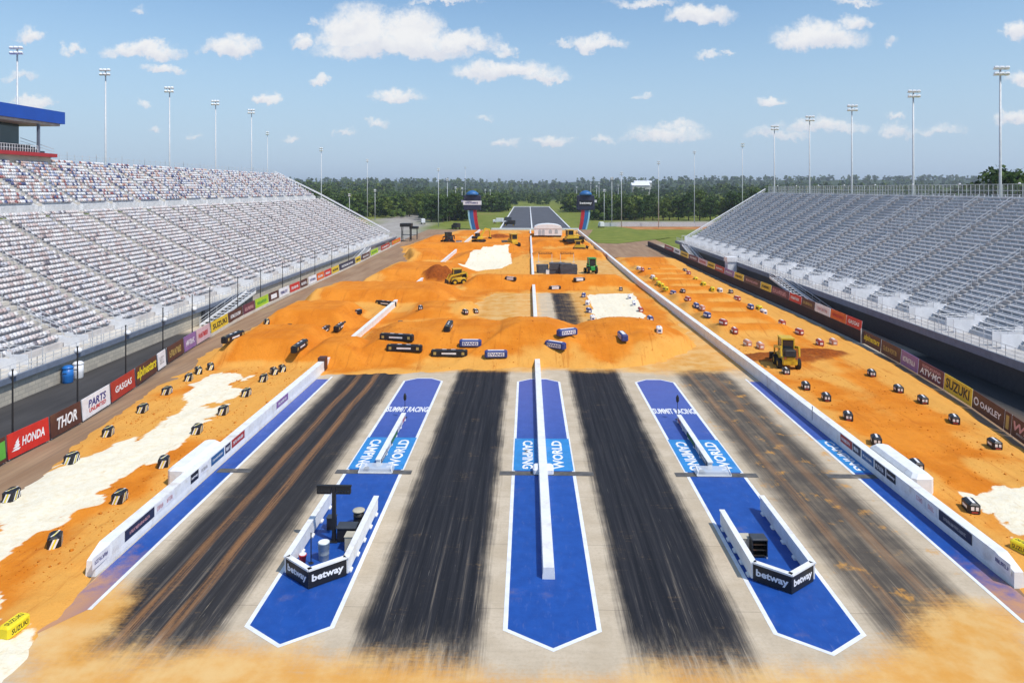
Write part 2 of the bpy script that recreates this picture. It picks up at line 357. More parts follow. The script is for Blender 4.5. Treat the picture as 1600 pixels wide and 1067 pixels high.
# ------------------------------------------------------------------ materials for the ground
def make_ground_mats():
    # red Carolina clay, with paler dust, pale sand and fresh dark soil
    m, k, b = base_mat('clay'); pos = k.n('ShaderNodeNewGeometry').outputs['Position']
    px, py, pz = k.sep(pos)
    n1 = k.noise(pos, 0.22, 6.0, 0.65); n2 = k.noise(pos, 2.2, 5.0, 0.7); n3 = k.noise(pos, 9.0, 3.0, 0.7)
    ruts = k.noise(k.comb(k.m('MULTIPLY', px, 1.6), k.m('MULTIPLY', py, .12), 0.0), 1.0, 4.0, 0.7)
    c = k.mix(k.ss(n1, .36, .64), (.63,.190,.014), (.74,.255,.026))
    c = k.mix(k.ss(k.m('ADD', k.attr('tan'), k.m('MULTIPLY_ADD', n1, .9, -.45)), .25, .85), c, (.74,.36,.075))
    c = k.mix(k.ss(ruts, .54, .70, 0, .5), c, (.45,.125,.014))
    c = k.mix(k.ss(n2, .5, .78, 0, .26), c, (.44,.125,.015)); c = k.mix(k.ss(n3, .56, .75, 0, .30), c, (.38,.11,.015))
    c = k.mix(k.m('MULTIPLY', k.attr('dark'), .9), c, k.mix(k.ss(n2, .35, .65), (.17,.035,.008), (.32,.075,.012)))
    sn = k.mix(k.ss(n2, .4, .7), (.85,.78,.61), (.80,.69,.48)); sn = k.mix(k.ss(k.m('ADD', k.noise(k.comb(px, k.m('MULTIPLY', py, .3), 0.0), .9, 5.0, .7), k.m('MULTIPLY', n3, .2)), .68, .82, 0, .55), sn, (.62,.40,.18))
    c = k.mix(k.ss(k.m('ADD', k.attr('sand'), k.m('ADD', k.m('MULTIPLY_ADD', n2, .8, -.4), k.m('MULTIPLY_ADD', n3, .35, -.17))), .30, .70), c, sn)
    k.put(b.inputs['Base Color'], c); b.inputs['Roughness'].default_value = .95; b.inputs['Specular IOR Level'].default_value = .1
    bn = k.n('ShaderNodeBump'); bn.inputs['Strength'].default_value = .6; bn.inputs['Distance'].default_value = .12
    k.put(bn.inputs['Height'], k.m('ADD', n2, k.m('MULTIPLY', n3, .5))); k.put(b.inputs['Normal'], bn.outputs[0])
    # the strip: pale concrete, black rubber laid down in four lanes, orange dust blown over it
    m, k, b = base_mat('strip_concrete'); pos = k.n('ShaderNodeNewGeometry').outputs['Position']; px, py, pz = k.sep(pos)
    nb = k.noise(pos, .5, 5.0, .6); nf = k.noise(pos, 6.0, 4.0, .65)
    stk = k.noise(k.comb(k.m('MULTIPLY', px, 3.2), k.m('MULTIPLY', py, .045), 0.0), 1.0, 5.0, .72)
    stk2 = k.noise(k.comb(k.m('MULTIPLY', px, 9.0), k.m('MULTIPLY', py, .16), 3.0), 1.0, 4.0, .7)
    cross = k.noise(k.comb(k.m('MULTIPLY', px, .25), k.m('MULTIPLY', py, 5.0), 7.0), 1.0, 3.0, .7)
    con = k.mix(k.ss(nb, .3, .7), (.50,.405,.285), (.60,.50,.37)); con = k.mix(k.ss(k.m('ADD', nf, k.m('MULTIPLY', cross, .6)), .7, 1.05, 0, .4), con, (.40,.33,.24))
    # slab joints: saw cuts across every 6 m
    jy = k.m('ABSOLUTE', k.m('SUBTRACT', k.m('FRACT', k.m('DIVIDE', py, 6.1)), .5)); con = k.mix(k.ss(jy, .0, .006, .55, 0), con, (.16,.13,.1))
    rub = None
    xw = k.m('ADD', k.m('ADD', px, k.m('MULTIPLY_ADD', k.noise(pos, .35, 4.0, .6), .7, -.35)), k.m('MULTIPLY_ADD', stk2, 1.0, -.5))
    LN = [(-16.9,3.15,.90,.8),(-4.9,2.85,.98,.68),(7.1,2.8,.98,.68),(18.7,2.9,.72,1.0)]
    for cx, hw, amt, soft in LN:
        dd = k.m('ABSOLUTE', k.m('SUBTRACT', xw, cx)); e = k.m('MULTIPLY', k.ss(dd, hw-soft, hw+soft*.45, 1, 0), amt)
        rub = e if rub is None else k.m('MAXIMUM', rub, e)
    wear = k.m('MULTIPLY', k.ss(stk, .54, .74), k.ss(py, 50, 33, .05, .9))
    near = k.ss(k.m('ADD', py, k.m('ADD', k.m('MULTIPLY_ADD', stk, 4.0, -2.0), k.m('MULTIPLY_ADD', k.noise(k.comb(k.m('MULTIPLY', px, 3.2), k.m('MULTIPLY', py, .38), 2.0), 1.0, 6.0, .75), 7.0, -3.5))), 27.4, 32.6)
    rub = k.m('MULTIPLY', k.m('MULTIPLY', rub, near), k.m('SUBTRACT', 1.0, k.m('MULTIPLY', wear, .55)))
    rub = k.m('MULTIPLY', rub, k.m('SUBTRACT', 1.0, k.m('MULTIPLY', k.ss(stk2, .60, .74), k.ss(py, 45, 31, .05, .8))))
    rub = k.m('ADD', rub, k.m('MULTIPLY', k.m('MULTIPLY', rub, k.m('SUBTRACT', 1.0, rub)), .8))
    blk = k.mix(k.ss(stk, .35, .65), (.010,.011,.015), (.027,.027,.032)); blk = k.mix(k.ss(nf, .6, .75, 0, .25), blk, (.09,.085,.08)); blk = k.mix(k.ss(stk2, .54, .76, 0, .5), blk, (.070,.064,.060)); blk = k.mix(k.m('MULTIPLY', k.ss(k.noise(k.comb(k.m('MULTIPLY', px, 22.0), k.m('MULTIPLY', py, .5), 5.0), 1.0, 3.0, .6), .68, .76), k.ss(py, 60, 32, .15, .8)), blk, (.34,.31,.27)); blk = k.mix(k.m('MULTIPLY', k.ss(cross, .62, .74), .12), blk, (.12,.11,.10))
    lane4 = k.ss(px, 14.5, 16.5); blk = k.mix(k.m('MULTIPLY', lane4, k.ss(k.m('ADD', stk, k.m('MULTIPLY', nb, .6)), .7, 1.0, .1, .8)), blk, (.16,.12,.08))
    c = k.mix(rub, con, blk)
    # muddy wheel tracks along the left lane and scuffs in the right one
    for tx, wd, am in ((-18.15,.20,.55),(-17.85,.12,.35),(-16.35,.22,.6),(-16.05,.12,.4),(17.4,.3,.35),(19.6,.35,.35)):
        d2 = k.m('ABSOLUTE', k.m('SUBTRACT', k.m('ADD', px, k.m('MULTIPLY_ADD', k.noise(k.comb(0.0, py, 0.0), .06, 2.0), .9, -.45)), tx))
        tr = k.m('MULTIPLY', k.ss(d2, wd*.4, wd*1.5, am, 0), k.ss(k.m('ADD', stk2, k.m('MULTIPLY', nf, .35)), .45, .8))
        c = k.mix(tr, c, (.42,.20,.075))
    spot = k.m('MULTIPLY', lane4, k.ss(k.m('ADD', k.noise(pos, .55, 4.0, .65), k.m('MULTIPLY', stk2, .25)), .70, .86)); c = k.mix(k.m('MULTIPLY', spot, .8), c, (.62,.30,.06))
    dust = k.m('ADD', k.attr('dust'), k.m('MULTIPLY_ADD', k.m('ADD', k.m('ADD', k.m('MULTIPLY', nb, .9), k.m('MULTIPLY', nf, .55)), k.m('ADD', k.m('MULTIPLY', stk, .45), k.m('MULTIPLY', cross, .5))), .9, -1.05))
    c = k.mix(k.ss(dust, .12, .95, 0, .92), c, k.mix(k.ss(nb, .35, .7), (.70,.33,.06), (.74,.46,.17)))
    k.put(b.inputs['Base Color'], c); k.put(b.inputs['Roughness'], k.m('MULTIPLY_ADD', rub, -.14, .9)); b.inputs['Specular IOR Level'].default_value = .16
    bn = k.n('ShaderNodeBump'); bn.inputs['Strength'].default_value = .12; bn.inputs['Distance'].default_value = .02
    k.put(bn.inputs['Height'], nf); k.put(b.inputs['Normal'], bn.outputs[0])
    # worn blue court paint
    m, k, b = base_mat('blue_paint'); pos = k.n('ShaderNodeNewGeometry').outputs['Position']; px, py, pz = k.sep(pos)
    n1 = k.noise(pos, 1.2, 6.0, .68); n2 = k.noise(k.comb(px, k.m('MULTIPLY', py, .25), 0.0), 5.0, 4.0, .7)
    c = k.mix(k.ss(n1, .3, .7), (.008,.060,.29), (.012,.080,.36))
    c = k.mix(k.ss(n2, .55, .80, 0, .45), c, (.14,.20,.44)); c = k.mix(k.ss(k.noise(k.comb(k.m('MULTIPLY', px, 4.0), k.m('MULTIPLY', py, .6), 9.0), 1.0, 5.0, .75), .60, .74, 0, .28), c, (.30,.30,.42)); c = k.mix(k.ss(k.noise(pos, .45, 5.0, .7), .58, .8, 0, .30), c, (.33,.23,.20))
    c = k.mix(k.m('MULTIPLY', k.ss(k.m('ADD', k.m('MULTIPLY', n1, 9), py), 50, 76), .42), c, (.17,.17,.44))
    c = k.mix(k.m('MULTIPLY', k.ss(k.m('ADD', py, k.m('MULTIPLY_ADD', n1, 9.0, -4.5)), 39.5, 33.0), k.ss(k.m('ABSOLUTE', px), 19, 22, 0, .85)), c, (.62,.30,.10))
    k.put(b.inputs['Base Color'], c); b.inputs['Roughness'].default_value = .5; b.inputs['Specular IOR Level'].default_value = .4
    m, k, b = base_mat('asphalt'); pos = k.n('ShaderNodeNewGeometry').outputs['Position']; px, py, pz = k.sep(pos)
    n1 = k.noise(k.comb(px, k.m('MULTIPLY', py, .12), 0.0), .5, 6.0, .66); n2 = k.noise(pos, 7.0, 4.0, .7)
    dark = k.mix(k.ss(n1, .3, .7), (.045,.043,.043), (.075,.07,.068)); dark = k.mix(k.ss(n2, .6, .8, 0, .3), dark, (.12,.11,.1))
    tn = k.mix(k.ss(n1, .3, .7), (.27,.16,.09), (.38,.25,.15)); tn = k.mix(k.ss(k.noise(k.comb(k.m('MULTIPLY', px, 3), k.m('MULTIPLY', py, .06), 0.0), 1.0, 4.0, .7), .45, .7, 0, .6), tn, (.20,.13,.09))
    c = k.mix(k.attr('dusty'), dark, tn); c = k.mix(k.attr('pale'), c, k.mix(k.ss(n2, .3, .7), (.52,.44,.33), (.62,.53,.41)))
    k.put(b.inputs['Base Color'], c); b.inputs['Roughness'].default_value = .9; b.inputs['Specular IOR Level'].default_value = .2
    # open ground: grass, worn earth and pale tracks
    m, k, b = base_mat('open_ground'); pos = k.n('ShaderNodeNewGeometry').outputs['Position']
    n1 = k.noise(pos, .012, 6.0, .6); n2 = k.noise(pos, .15, 5.0, .65); n3 = k.noise(pos, 1.1, 4.0, .7)
    c = k.mix(k.ss(n2, .3, .7), (.13,.17,.026), (.22,.235,.045)); c = k.mix(k.ss(n3, .55, .75, 0, .4), c, (.27,.25,.08))
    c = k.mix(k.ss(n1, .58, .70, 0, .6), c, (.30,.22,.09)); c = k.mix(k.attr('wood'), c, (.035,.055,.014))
    c = k.mix(k.attr('clay'), c, k.mix(k.ss(n2, .35, .65), (.40,.13,.03), (.52,.26,.10)))
    c = k.mix(k.attr('gravel'), c, k.mix(k.ss(n2, .35, .65), (.30,.27,.24), (.40,.37,.33)))
    k.put(b.inputs['Base Color'], c); b.inputs['Roughness'].default_value = .95; b.inputs['Specular IOR Level'].default_value = .1
make_ground_mats()
mat('white_paint', (.80,.80,.79), .55, .07, 1.6, dirt=(.50,.40,.30,.6), bump=.12)
mat('line_white', (.78,.79,.80), .6, .08, 1.6, dirt=(.55,.47,.38,.5))
mat('sky_blue_paint', (.03,.23,.55), .55, .12, 1.0, dirt=(.2,.3,.5,.4))
mat('groove', (.10,.095,.09), .8, .25, 2.0, dirt=(.32,.27,.2,.7))
mat('runoff_asphalt', (.085,.085,.095), .85, .2, .12)
for nm, c, r in (('black_vinyl',(.012,.013,.017),.45),('black_paint',(.018,.018,.02),.5),('lettering_white',(.82,.82,.83),.5),('lettering_black',(.015,.014,.014),.5),
    ('lettering_red',(.55,.02,.03),.5),('lettering_navy',(.03,.03,.20),.5),('lettering_yellow',(.75,.60,.02),.5),('lettering_green',(.10,.40,.05),.5),('lettering_gold',(.45,.33,.10),.5),
    ('lettering_pink',(.62,.32,.33),.5),('lettering_grey',(.42,.41,.42),.5),('banner_red',(.58,.025,.018),.5),('banner_dark_red',(.40,.03,.02),.5),('banner_brown',(.085,.03,.022),.55),
    ('banner_yellow',(.72,.50,.03),.5),('banner_white',(.78,.77,.79),.5),('banner_orange',(.72,.13,.01),.5),('banner_lime',(.38,.58,.02),.5),('banner_purple',(.25,.13,.33),.5),
    ('banner_maroon',(.13,.03,.05),.55),('banner_navy',(.02,.025,.06),.5),('banner_blue',(.02,.11,.28),.5),('banner_pink',(.60,.42,.46),.5),('foam_red',(.36,.05,.035),.6),
    ('foam_white',(.80,.78,.77),.6),('foam_yellow',(.82,.66,.02),.55),('foam_blue',(.03,.05,.20),.55),('foam_salmon',(.58,.25,.16),.6)):
    mat(nm, c, r, .10, 1.3, dirt=(.36,.17,.06,.18) if nm.startswith(('foam','banner')) else None)

# ------------------------------------------------------------------ terrain sheet with the wooded rises
def terrain_z(x, y):
    r = sstep(y, 420, 1150)
    left = sstep(-x, 60, 420); right = sstep(x, 70, 360)
    z = r*(4+15*left*(0.7+.6*fbm(x*.003, y*.003, 3))+11*right*(0.6+.6*fbm(x*.004, y*.003, 5)))
    z = z + sstep(y, 1500, 3600)*(26+34*fbm(x*.0011+3, y*.0004, 8))
    side = np.maximum(sstep(-x, 130, 420), sstep(x, 110, 420))*(1-sstep(y, 700, 1100))
    z = z + side*5*fbm(x*.004, y*.004, 13)
    z = z + 4.0*np.exp(-(((x+128)/32)**2+((y-415)/48)**2))
    z = z*np.maximum(sstep(np.abs(x-3), 26, 75), sstep(y, 800, 1000))
    return z-.22
def grid_axis(parts):
    out = []
    for a, b, s in parts: out += list(np.arange(a, b, s))
    return np.array(out+[parts[-1][1]])
xs = grid_axis([(-6000,-1000,250),(-1000,-300,35),(-300,300,10),(300,1000,35),(1000,6000,250)]); ys = grid_axis([(-900,-100,100),(-100,330,20),(330,1200,14),(1200,4000,90),(4000,9000,500)])
X, Y = np.meshgrid(xs, ys); Z = terrain_z(X, Y)
def grid_faces(nx, ny):
    i = np.arange(nx-1)[None]+np.arange(ny-1)[:,None]*nx; return np.stack([i, i+1, i+1+nx, i+nx], -1).reshape(-1,4)
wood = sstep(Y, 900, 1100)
clay = np.maximum(1-sstep(np.hypot((X+118)/26, (Y-405)/30)+(fbm(X*.03,Y*.03,2)-.5)*.8, .6, 1.0), (1-sstep(np.abs(Y-366), 10, 16))*sstep(X, 42, 50)*(1-sstep(X, 100, 110)))
gravel = np.maximum((1-sstep(sdist(X, Y, gp([(570,362),(600,340),(668,332),(662,358),(640,375),(600,372)])), -6, 2))*0, sstep(sdist(X, Y, gp([(560,360),(600,342),(672,331),(664,360),(640,380),(600,378)])), -4, 4))
gravel = np.maximum(gravel, sstep(sdist(X, Y, [(44,376),(130,376),(150,440),(52,440)]), -4, 4))
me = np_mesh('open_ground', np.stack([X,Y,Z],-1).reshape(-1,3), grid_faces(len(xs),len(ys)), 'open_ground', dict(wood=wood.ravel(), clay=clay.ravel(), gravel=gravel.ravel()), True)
struct(link('ground', me))

# asphalt service roads on both sides, under everything
xs = np.arange(-49,50.1,1.0); ys = np.arange(4,346,1.5); X, Y = np.meshgrid(xs, ys)
adl = np.interp(Y, [50,60,72,88,112,240], [-38.1,-38.1,-39.6,-42.3,-44.6,-46.5])
dusty = np.where(X < 0, sstep(X-adl, -.6, .3), sstep(-X, -44, -41)); dusty = np.maximum(dusty, sstep(Y, 240, 262))
pale = np.where(X < 0, sstep(Y, 96.5, 97.5)*(1-sstep(X-adl, -.8, -.2)), sstep(Y, 86, 87)*sstep(X, 42.4, 43.2))
pale = pale*(1-sstep(Y, 236, 262))
struct(link('service_road', np_mesh('service_road', np.stack([X,Y,np.full_like(X,-.05)],-1).reshape(-1,3), grid_faces(len(xs),len(ys)), 'asphalt', dict(dusty=dusty.ravel(), pale=pale.ravel()))))
# concrete strip
xs = np.arange(-22.25,24.6,.5); ys = np.arange(6,341,.6); X, Y = np.meshgrid(xs, ys)
DUST = gp([(20,1200),(30,985),(75,940),(125,893),(215,893),(215,945),(175,1000),(300,1012),(450,1018),(800,1052),(1080,1046),(1260,1022),(1400,985),(1440,955),(1500,938),(1640,940),(1640,1200)])
nn = (fbm(X*.3, Y*.3, 4)-.5)*3
dust = sstep(sdist(X, Y, DUST)+nn, -1.8, 2.4)
dust = np.maximum(dust, .9*sstep(Y+nn*1.2, 75.5, 79)); dust = np.maximum(dust, .62*sstep(X+nn, 12, 14.5)*sstep(Y+nn*2, 73, 79))
dust = dust*(1-.75*sstep(sdist(X, Y, WINDOW), -2, 1)*sstep(np.abs(X-4.8), 4.2, 2.2))
dust = np.maximum(dust, sstep(Y, 142, 160)*(.55+.35*fbm(X*.2, Y*.1, 3))); dust = np.maximum(dust, .35*sstep(X, 19.5, 22)*sstep(Y, 38, 30))
struct(link('drag_strip', np_mesh('drag_strip', np.stack([X,Y,np.zeros_like(X)],-1).reshape(-1,3), grid_faces(len(xs),len(ys)), 'strip_concrete', dict(dust=dust.ravel()))))
# clay laid for the race
xs = np.arange(-45,43.2,.32); ys = np.concatenate([np.arange(10,100,.30), np.arange(100,345,.75)]); X, Y = np.meshgrid(xs, ys)
Hh, sand, tan, dark = dirt_fields(X, Y)
dirt_obj = struct(link('clay_track', np_mesh('clay_track', np.stack([X,Y,Hh],-1).reshape(-1,3), grid_faces(len(xs),len(ys)), 'clay', dict(sand=sand.ravel(), tan=tan.ravel(), dark=dark.ravel()), True)))
# run-off end of the strip far away
o = MB(); o.raw([(-13.5,348,.012),(20.8,348,.012),(22.4,770,.012),(-14.8,770,.012)], [(0,1,2,3)]); struct(o.build('far_strip', 'runoff_asphalt'))
for nm, a in (('edge_line',[(-14.2,348),(-13.5,348),(-14.8,770),(-15.6,770)]), ('edge_line',[(20.8,348),(21.5,348),(23.2,770),(22.4,770)]), ('centre_wall_line',[(1.6,348),(2.3,348),(2.6,770),(1.9,770)]),
              ('cross_barrier',[(-18,346),(25,346),(25,347.6),(-18,347.6)]), ('cross_barrier',[(-16,771),(24,771),(24,775),(-16,775)])):
    o = MB(); o.prism(a, -.2, .55 if nm != 'edge_line' else .3); struct(o.build(nm, 'white_paint'))

me = MB(); pg = gp([(918,371),(928,357),(960,354),(985,357),(1015,364),(1048,371),(1030,374),(1000,377),(965,381),(935,380)]); me.raw([(x,y,.035) for x,y in pg], [tuple(range(len(pg)))]); struct(me.build('verge', 'open_ground'))
# ------------------------------------------------------------------ painted islands
def arrow(cx, hw, y0, y1, tip, off): return [(cx-hw-off,y0-off*.5),(cx,tip-off*1.1),(cx+hw+off,y0-off*.5),(cx+hw+off,y1+off*.2),(cx+hw*.4,y1+1.0+off),(cx-hw*.4,y1+1.0+off),(cx-hw-off,y1+off*.2)]
def sheet(name, pts, z, m):
    o = MB(); n = len(pts); o.raw([(x,y,z) for x,y in pts], [tuple(range(n))]); return struct(o.build(name, m))
ISL = [(-10.9,1.85),(1.1,2.02),(13.1,1.85)]
for cx, hw in ISL:
    sheet('island_border', arrow(cx, hw, 32.0, 73.0, 30.7, .22), .008, 'line_white'); sheet('island_paint', arrow(cx, hw, 32.0, 73.0, 30.7, 0), .012, 'blue_paint')
    sheet('logo_panel', [(cx-hw-.12,50.0),(cx+hw+.12,50.0),(cx+hw+.12,56.4),(cx-hw-.12,56.4)], .016, 'sky_blue_paint')
    s = -1
    root = None
    for sx, word, xd, yd in ((-1,'CAMPING',(0,-1,0),(1,0,0)), (1,'WORLD',(0,1,0),(-1,0,0))):
        t = put_text(word, 5.6, .86 if cx != 1.1 else .8, 'lettering_white', None, (cx+sx*1.12,53.1,.021), xd, yd, .03, name='painted_lettering'); struct(t)
    if cx != 1.1: struct(put_text('SUMMIT RACING', 3.7, 1.5, 'lettering_white', None, (cx,63.6,.021), (1,0,0), (0,1,0), .03, name='painted_lettering'))
# blue strips beside the outer walls
for x0, x1, ln in ((-22.2,-20.95,-20.95),(22.95,24.3,22.95)):
    sheet('edge_paint', [(x0,31 if x0 < 0 else 30),(x1,33 if x0 < 0 else 30),(x1,73.5),(x0,73.5)], .008, 'blue_paint')
    a, b_ = (ln, ln+.2) if x0 < 0 else (ln-.2, ln); sheet('edge_line', [(a,33),(b_,33),(b_,74.5),(a,74.5)], .012, 'line_white')
sheet('logo_panel', [(22.95,50.2),(24.25,50.2),(24.25,56.6),(22.95,56.6)], .016, 'sky_blue_paint')
struct(put_text('CAMPING', 5.8, .7, 'lettering_white', None, (23.65,53.4,.021), (0,-1,0), (1,0,0), .03, name='painted_lettering'))
# start-line beam channel across each margin
for x0, x1 in ((-22,-19.6),(-13.6,-8.2),(-2.0,4.6),(10.3,16.0),(20.8,24.2)): sheet('beam_channel', [(x0,49.15),(x1,49.15),(x1,49.85),(x0,49.85)], .021, 'groove')
# ------------------------------------------------------------------ more materials
mat('concrete_grey', (.46,.44,.42), .85, .15, .6, dirt=(.30,.27,.24,.5), bump=.1)
mat('concrete_pale', (.62,.57,.49), .85, .12, .5, dirt=(.42,.36,.29,.5))
mat('galvanised', (.58,.59,.60), .5, .10, 2.0, metal=.1)
mat('aluminium', (.72,.72,.73), .42, .08, 1.2, metal=.1, dirt=(.45,.42,.40,.35))
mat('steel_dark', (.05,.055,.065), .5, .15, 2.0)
mat('steel_blue_grey', (.16,.19,.25), .45, .12, 1.5)
mat('white_sheet', (.82,.82,.83), .5, .07, 1.0, dirt=(.55,.52,.48,.35))
mat('tread_grey', (.58,.58,.59), .8, .16, 1.1, dirt=(.42,.42,.42,.5))
mat('tread_pale', (.50,.47,.455), .8, .14, 1.1, dirt=(.36,.33,.32,.5))
mat('red_trim', (.42,.03,.035), .45, .1, .8); mat('roof_blue', (.012,.075,.40), .4, .08, .3); mat('cream_wall', (.55,.52,.43), .8, .08, .3)
mat('tan_box', (.50,.45,.34), .6, .1, 2); mat('bin_grey', (.40,.45,.46), .45, .12, 4, metal=.3); mat('bucket_red', (.55,.03,.03), .4, .1, 4)
mat('bin_blue', (.02,.16,.50), .4, .1, 3); mat('tyre', (.016,.015,.014), .9, .2, 5, dirt=(.22,.10,.04,.6)); mat('machine_yellow', (.66,.42,.02), .45, .12, 2.5, dirt=(.34,.15,.04,.6))
mat('machine_glass', (.02,.025,.03), .12, .05, 2, spec=.6); mat('machine_dark', (.022,.02,.018), .6, .2, 3, dirt=(.22,.10,.04,.5)); mat('tractor_green', (.02,.30,.06), .4, .1, 3)
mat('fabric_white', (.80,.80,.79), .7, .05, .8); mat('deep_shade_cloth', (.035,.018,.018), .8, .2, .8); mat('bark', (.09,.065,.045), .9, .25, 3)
def glass_mat():
    m, k, b = base_mat('clear_sheet'); b.inputs['Base Color'].default_value = (.80,.83,.86,1); b.inputs['Roughness'].default_value = .12
    b.inputs['Alpha'].default_value = .45
    m, k, b = base_mat('suite_glass'); pos = k.n('ShaderNodeNewGeometry').outputs['Position']
    k.put(b.inputs['Base Color'], k.mix(k.ss(k.noise(pos, .15, 2.0), .4, .6), (.02,.05,.055), (.03,.07,.075))); b.inputs['Roughness'].default_value = .08; b.inputs['Specular IOR Level'].default_value = .7
    m, k, b = base_mat('block_wall'); pos = k.n('ShaderNodeNewGeometry').outputs['Position']; px, py, pz = k.sep(pos)
    br = k.n('ShaderNodeTexBrick'); k.put(br.inputs['Vector'], k.comb(py, pz, 0.0)); br.inputs['Scale'].default_value = 1.0
    br.inputs['Color1'].default_value = (.52,.47,.38,1); br.inputs['Color2'].default_value = (.42,.385,.32,1); br.inputs['Mortar'].default_value = (.30,.275,.235,1)
    br.inputs['Brick Width'].default_value = .9; br.inputs['Row Height'].default_value = .42; br.inputs['Mortar Size'].default_value = .025
    k.put(b.inputs['Base Color'], k.mix(k.ss(k.noise(pos, .8, 5.0, .7), .45, .75, 0, .5), br.outputs[0], (.34,.31,.27))); b.inputs['Roughness'].default_value = .9
    m, k, b = base_mat('seat_plastic'); k.put(b.inputs['Base Color'], k.attr('paint', 0)); b.inputs['Roughness'].default_value = .55
glass_mat()
def Yat(px, X):
    t = (px-HX)/FPX; c, s = math.cos(YAW), math.sin(YAW); return X*(c+t*s)/(t*c-s)

def scribble(wd, ht, m, seed, rows=1):
    """lettering too small to read in the photograph: a row of letter-like strokes"""
    r = random.Random(seed); o = MB()
    for j in range(rows):
        x = -wd/2; rh = ht/rows; y0 = -ht/2+j*rh+rh*.1; y1 = y0+rh*.75
        while x < wd/2-.05:
            lw = rh*r.uniform(.32,.55); t = rh*.13
            if x+lw > wd/2: break
            o.raw([(x,y0,0),(x+t,y0,0),(x+t,y1,0),(x,y1,0)], [(0,1,2,3)])
            for yy in r.sample([y0, (y0+y1)/2-t/2, y1-t], r.choice((1,2,2))): o.raw([(x+t,yy,0),(x+lw*.8,yy,0),(x+lw*.8,yy+t,0),(x+t,yy+t,0)], [(0,1,2,3)])
            if r.random() < .6: o.raw([(x+lw*.8-t,y0+t,0),(x+lw*.8,y0+t,0),(x+lw*.8,y1-t,0),(x+lw*.8-t,y1-t,0)], [(0,1,2,3)])
            x += lw
    me = o.mesh('lettering', m); return me
def put_mesh(me, name, parent, origin, xdir, ydir):
    o = bpy.data.objects.new(name, me); col.objects.link(o); o.parent = parent
    xd = Vector(xdir).normalized(); yd = Vector(ydir).normalized(); M = Matrix((xd, yd, xd.cross(yd))).transposed().to_4x4(); M.translation = Vector(origin); o.matrix_local = M; return o
def wall_panel(parent, x, nx, y0, y1, z0, z1, m, txt=None, tm='lettering_white', seed=1, rows=1, fill=.8, fh=.55, shear=0.0):
    """sponsor panel on the face x of a wall (normal nx), with its lettering as a sub-part"""
    yc, zc = (y0+y1)/2, (z0+z1)/2; wd, ht = abs(y1-y0), z1-z0
    o = MB(); o.box(min(x, x+nx*.012), max(x, x+nx*.012), min(y0,y1), max(y0,y1), z0, z1); p = o.build('sponsor_panel', m, parent)
    xd = (0,1,0) if nx > 0 else (0,-1,0)
    org = (x+nx*.018, yc, zc)
    if txt: put_text(txt, wd*fill, ht*fh, tm, p, org, xd, (0,0,1), .025, shear)
    elif txt is None and seed: put_mesh(scribble(wd*fill, ht*fh, tm, seed, rows), 'lettering', p, org, xd, (0,0,1))
    return p

# ------------------------------------------------------------------ outer walls and the wall on the centre line
t = thing('barrier_wall', 'long white concrete wall with sponsor panels left of the leftmost racing lane', 'barrier')
def prof(x0, x1, h, foot=.06): return [(x0-foot,-.1),(x1+foot,-.1),(x1+foot,.18),(x1,.42),(x1,h),(x0,h),(x0,.42),(x0-foot,.18)]
o = MB(); o.sect(prof(-22.95,-22.3,1.12,.03), 37.2, 76.5); o.raw([(-22.98,37.2,-.1),(-22.27,37.2,-.1),(-22.27,37.2,.42),(-22.3,37.2,1.12),(-22.95,37.2,1.12),(-22.98,37.2,.42),(-22.9,35.9,-.1),(-22.35,35.9,-.1),(-22.4,35.95,.75),(-22.85,35.95,.75)],
    [(6,7,8,9),(0,6,9,5),(5,9,4),(1,2,8,7),(2,3,8),(4,9,8,3),(0,1,7,6)]); o.build('wall_body', 'white_paint', t)
o = MB(); o.sect(prof(-22.9,-22.35,.95,.03), 77.6, 330); o.build('wall_body', 'white_paint', t)
o = MB(); o.box(-23.0,-22.2,76.5,77.5,-.1,1.5); o.build('end_cover', 'banner_brown', t)
o = MB(); o.cbox(-24.2,-22.96,46.6,52.2,-.1,1.3,.2); o.build('timing_housing', 'white_paint', t)
FX = -22.3
for a, b_, m, tx, tm, sd, fl, fh in ((144,172,'banner_white',None,'lettering_navy',3,.75,.45),(195,241,'banner_navy',None,'lettering_pink',5,.7,.4),(244,257,'banner_white',None,'lettering_pink',8,.8,.6),(259,272,'banner_white',None,'lettering_pink',9,.8,.6),
        (298,310,'black_vinyl','betway','lettering_white',0,.85,.4),(312,327,'banner_white',None,'lettering_grey',12,.7,.5),(330,350,'banner_blue',None,'lettering_white',13,.8,.35),(352,360,'banner_navy',None,'lettering_white',14,.7,.6),(362,382,'banner_dark_red',None,'lettering_white',15,.8,.5),(432,450,'banner_purple',None,'lettering_white',16,.7,.5)):
    wall_panel(t, FX, 1, Yat(a,FX), Yat(b_,FX), .46, 1.06, m, tx, tm, sd, 1, fl, fh)
t = thing('barrier_wall', 'long white concrete wall with shaded side right of the rightmost racing lane', 'barrier')
def wx(y): return float(np.interp(y, [36,75,145,330], [24.35,24.1,22.75,22.75]))
o = MB(); st = [37.3]+list(range(42,330,6))
for a, b_ in zip(st[:-1], st[1:]):
    pa = prof(wx(a), wx(a)+.65, 1.12, .03); pb = prof(wx(b_), wx(b_)+.65, 1.12, .03); n = len(pa)
    o.raw([(x,a,z) for x,z in pa]+[(x,b_,z) for x,z in pb], [(i,n+i,n+(i+1)%n,(i+1)%n) for i in range(n)]+([tuple(range(n))] if a == 37.3 else []))
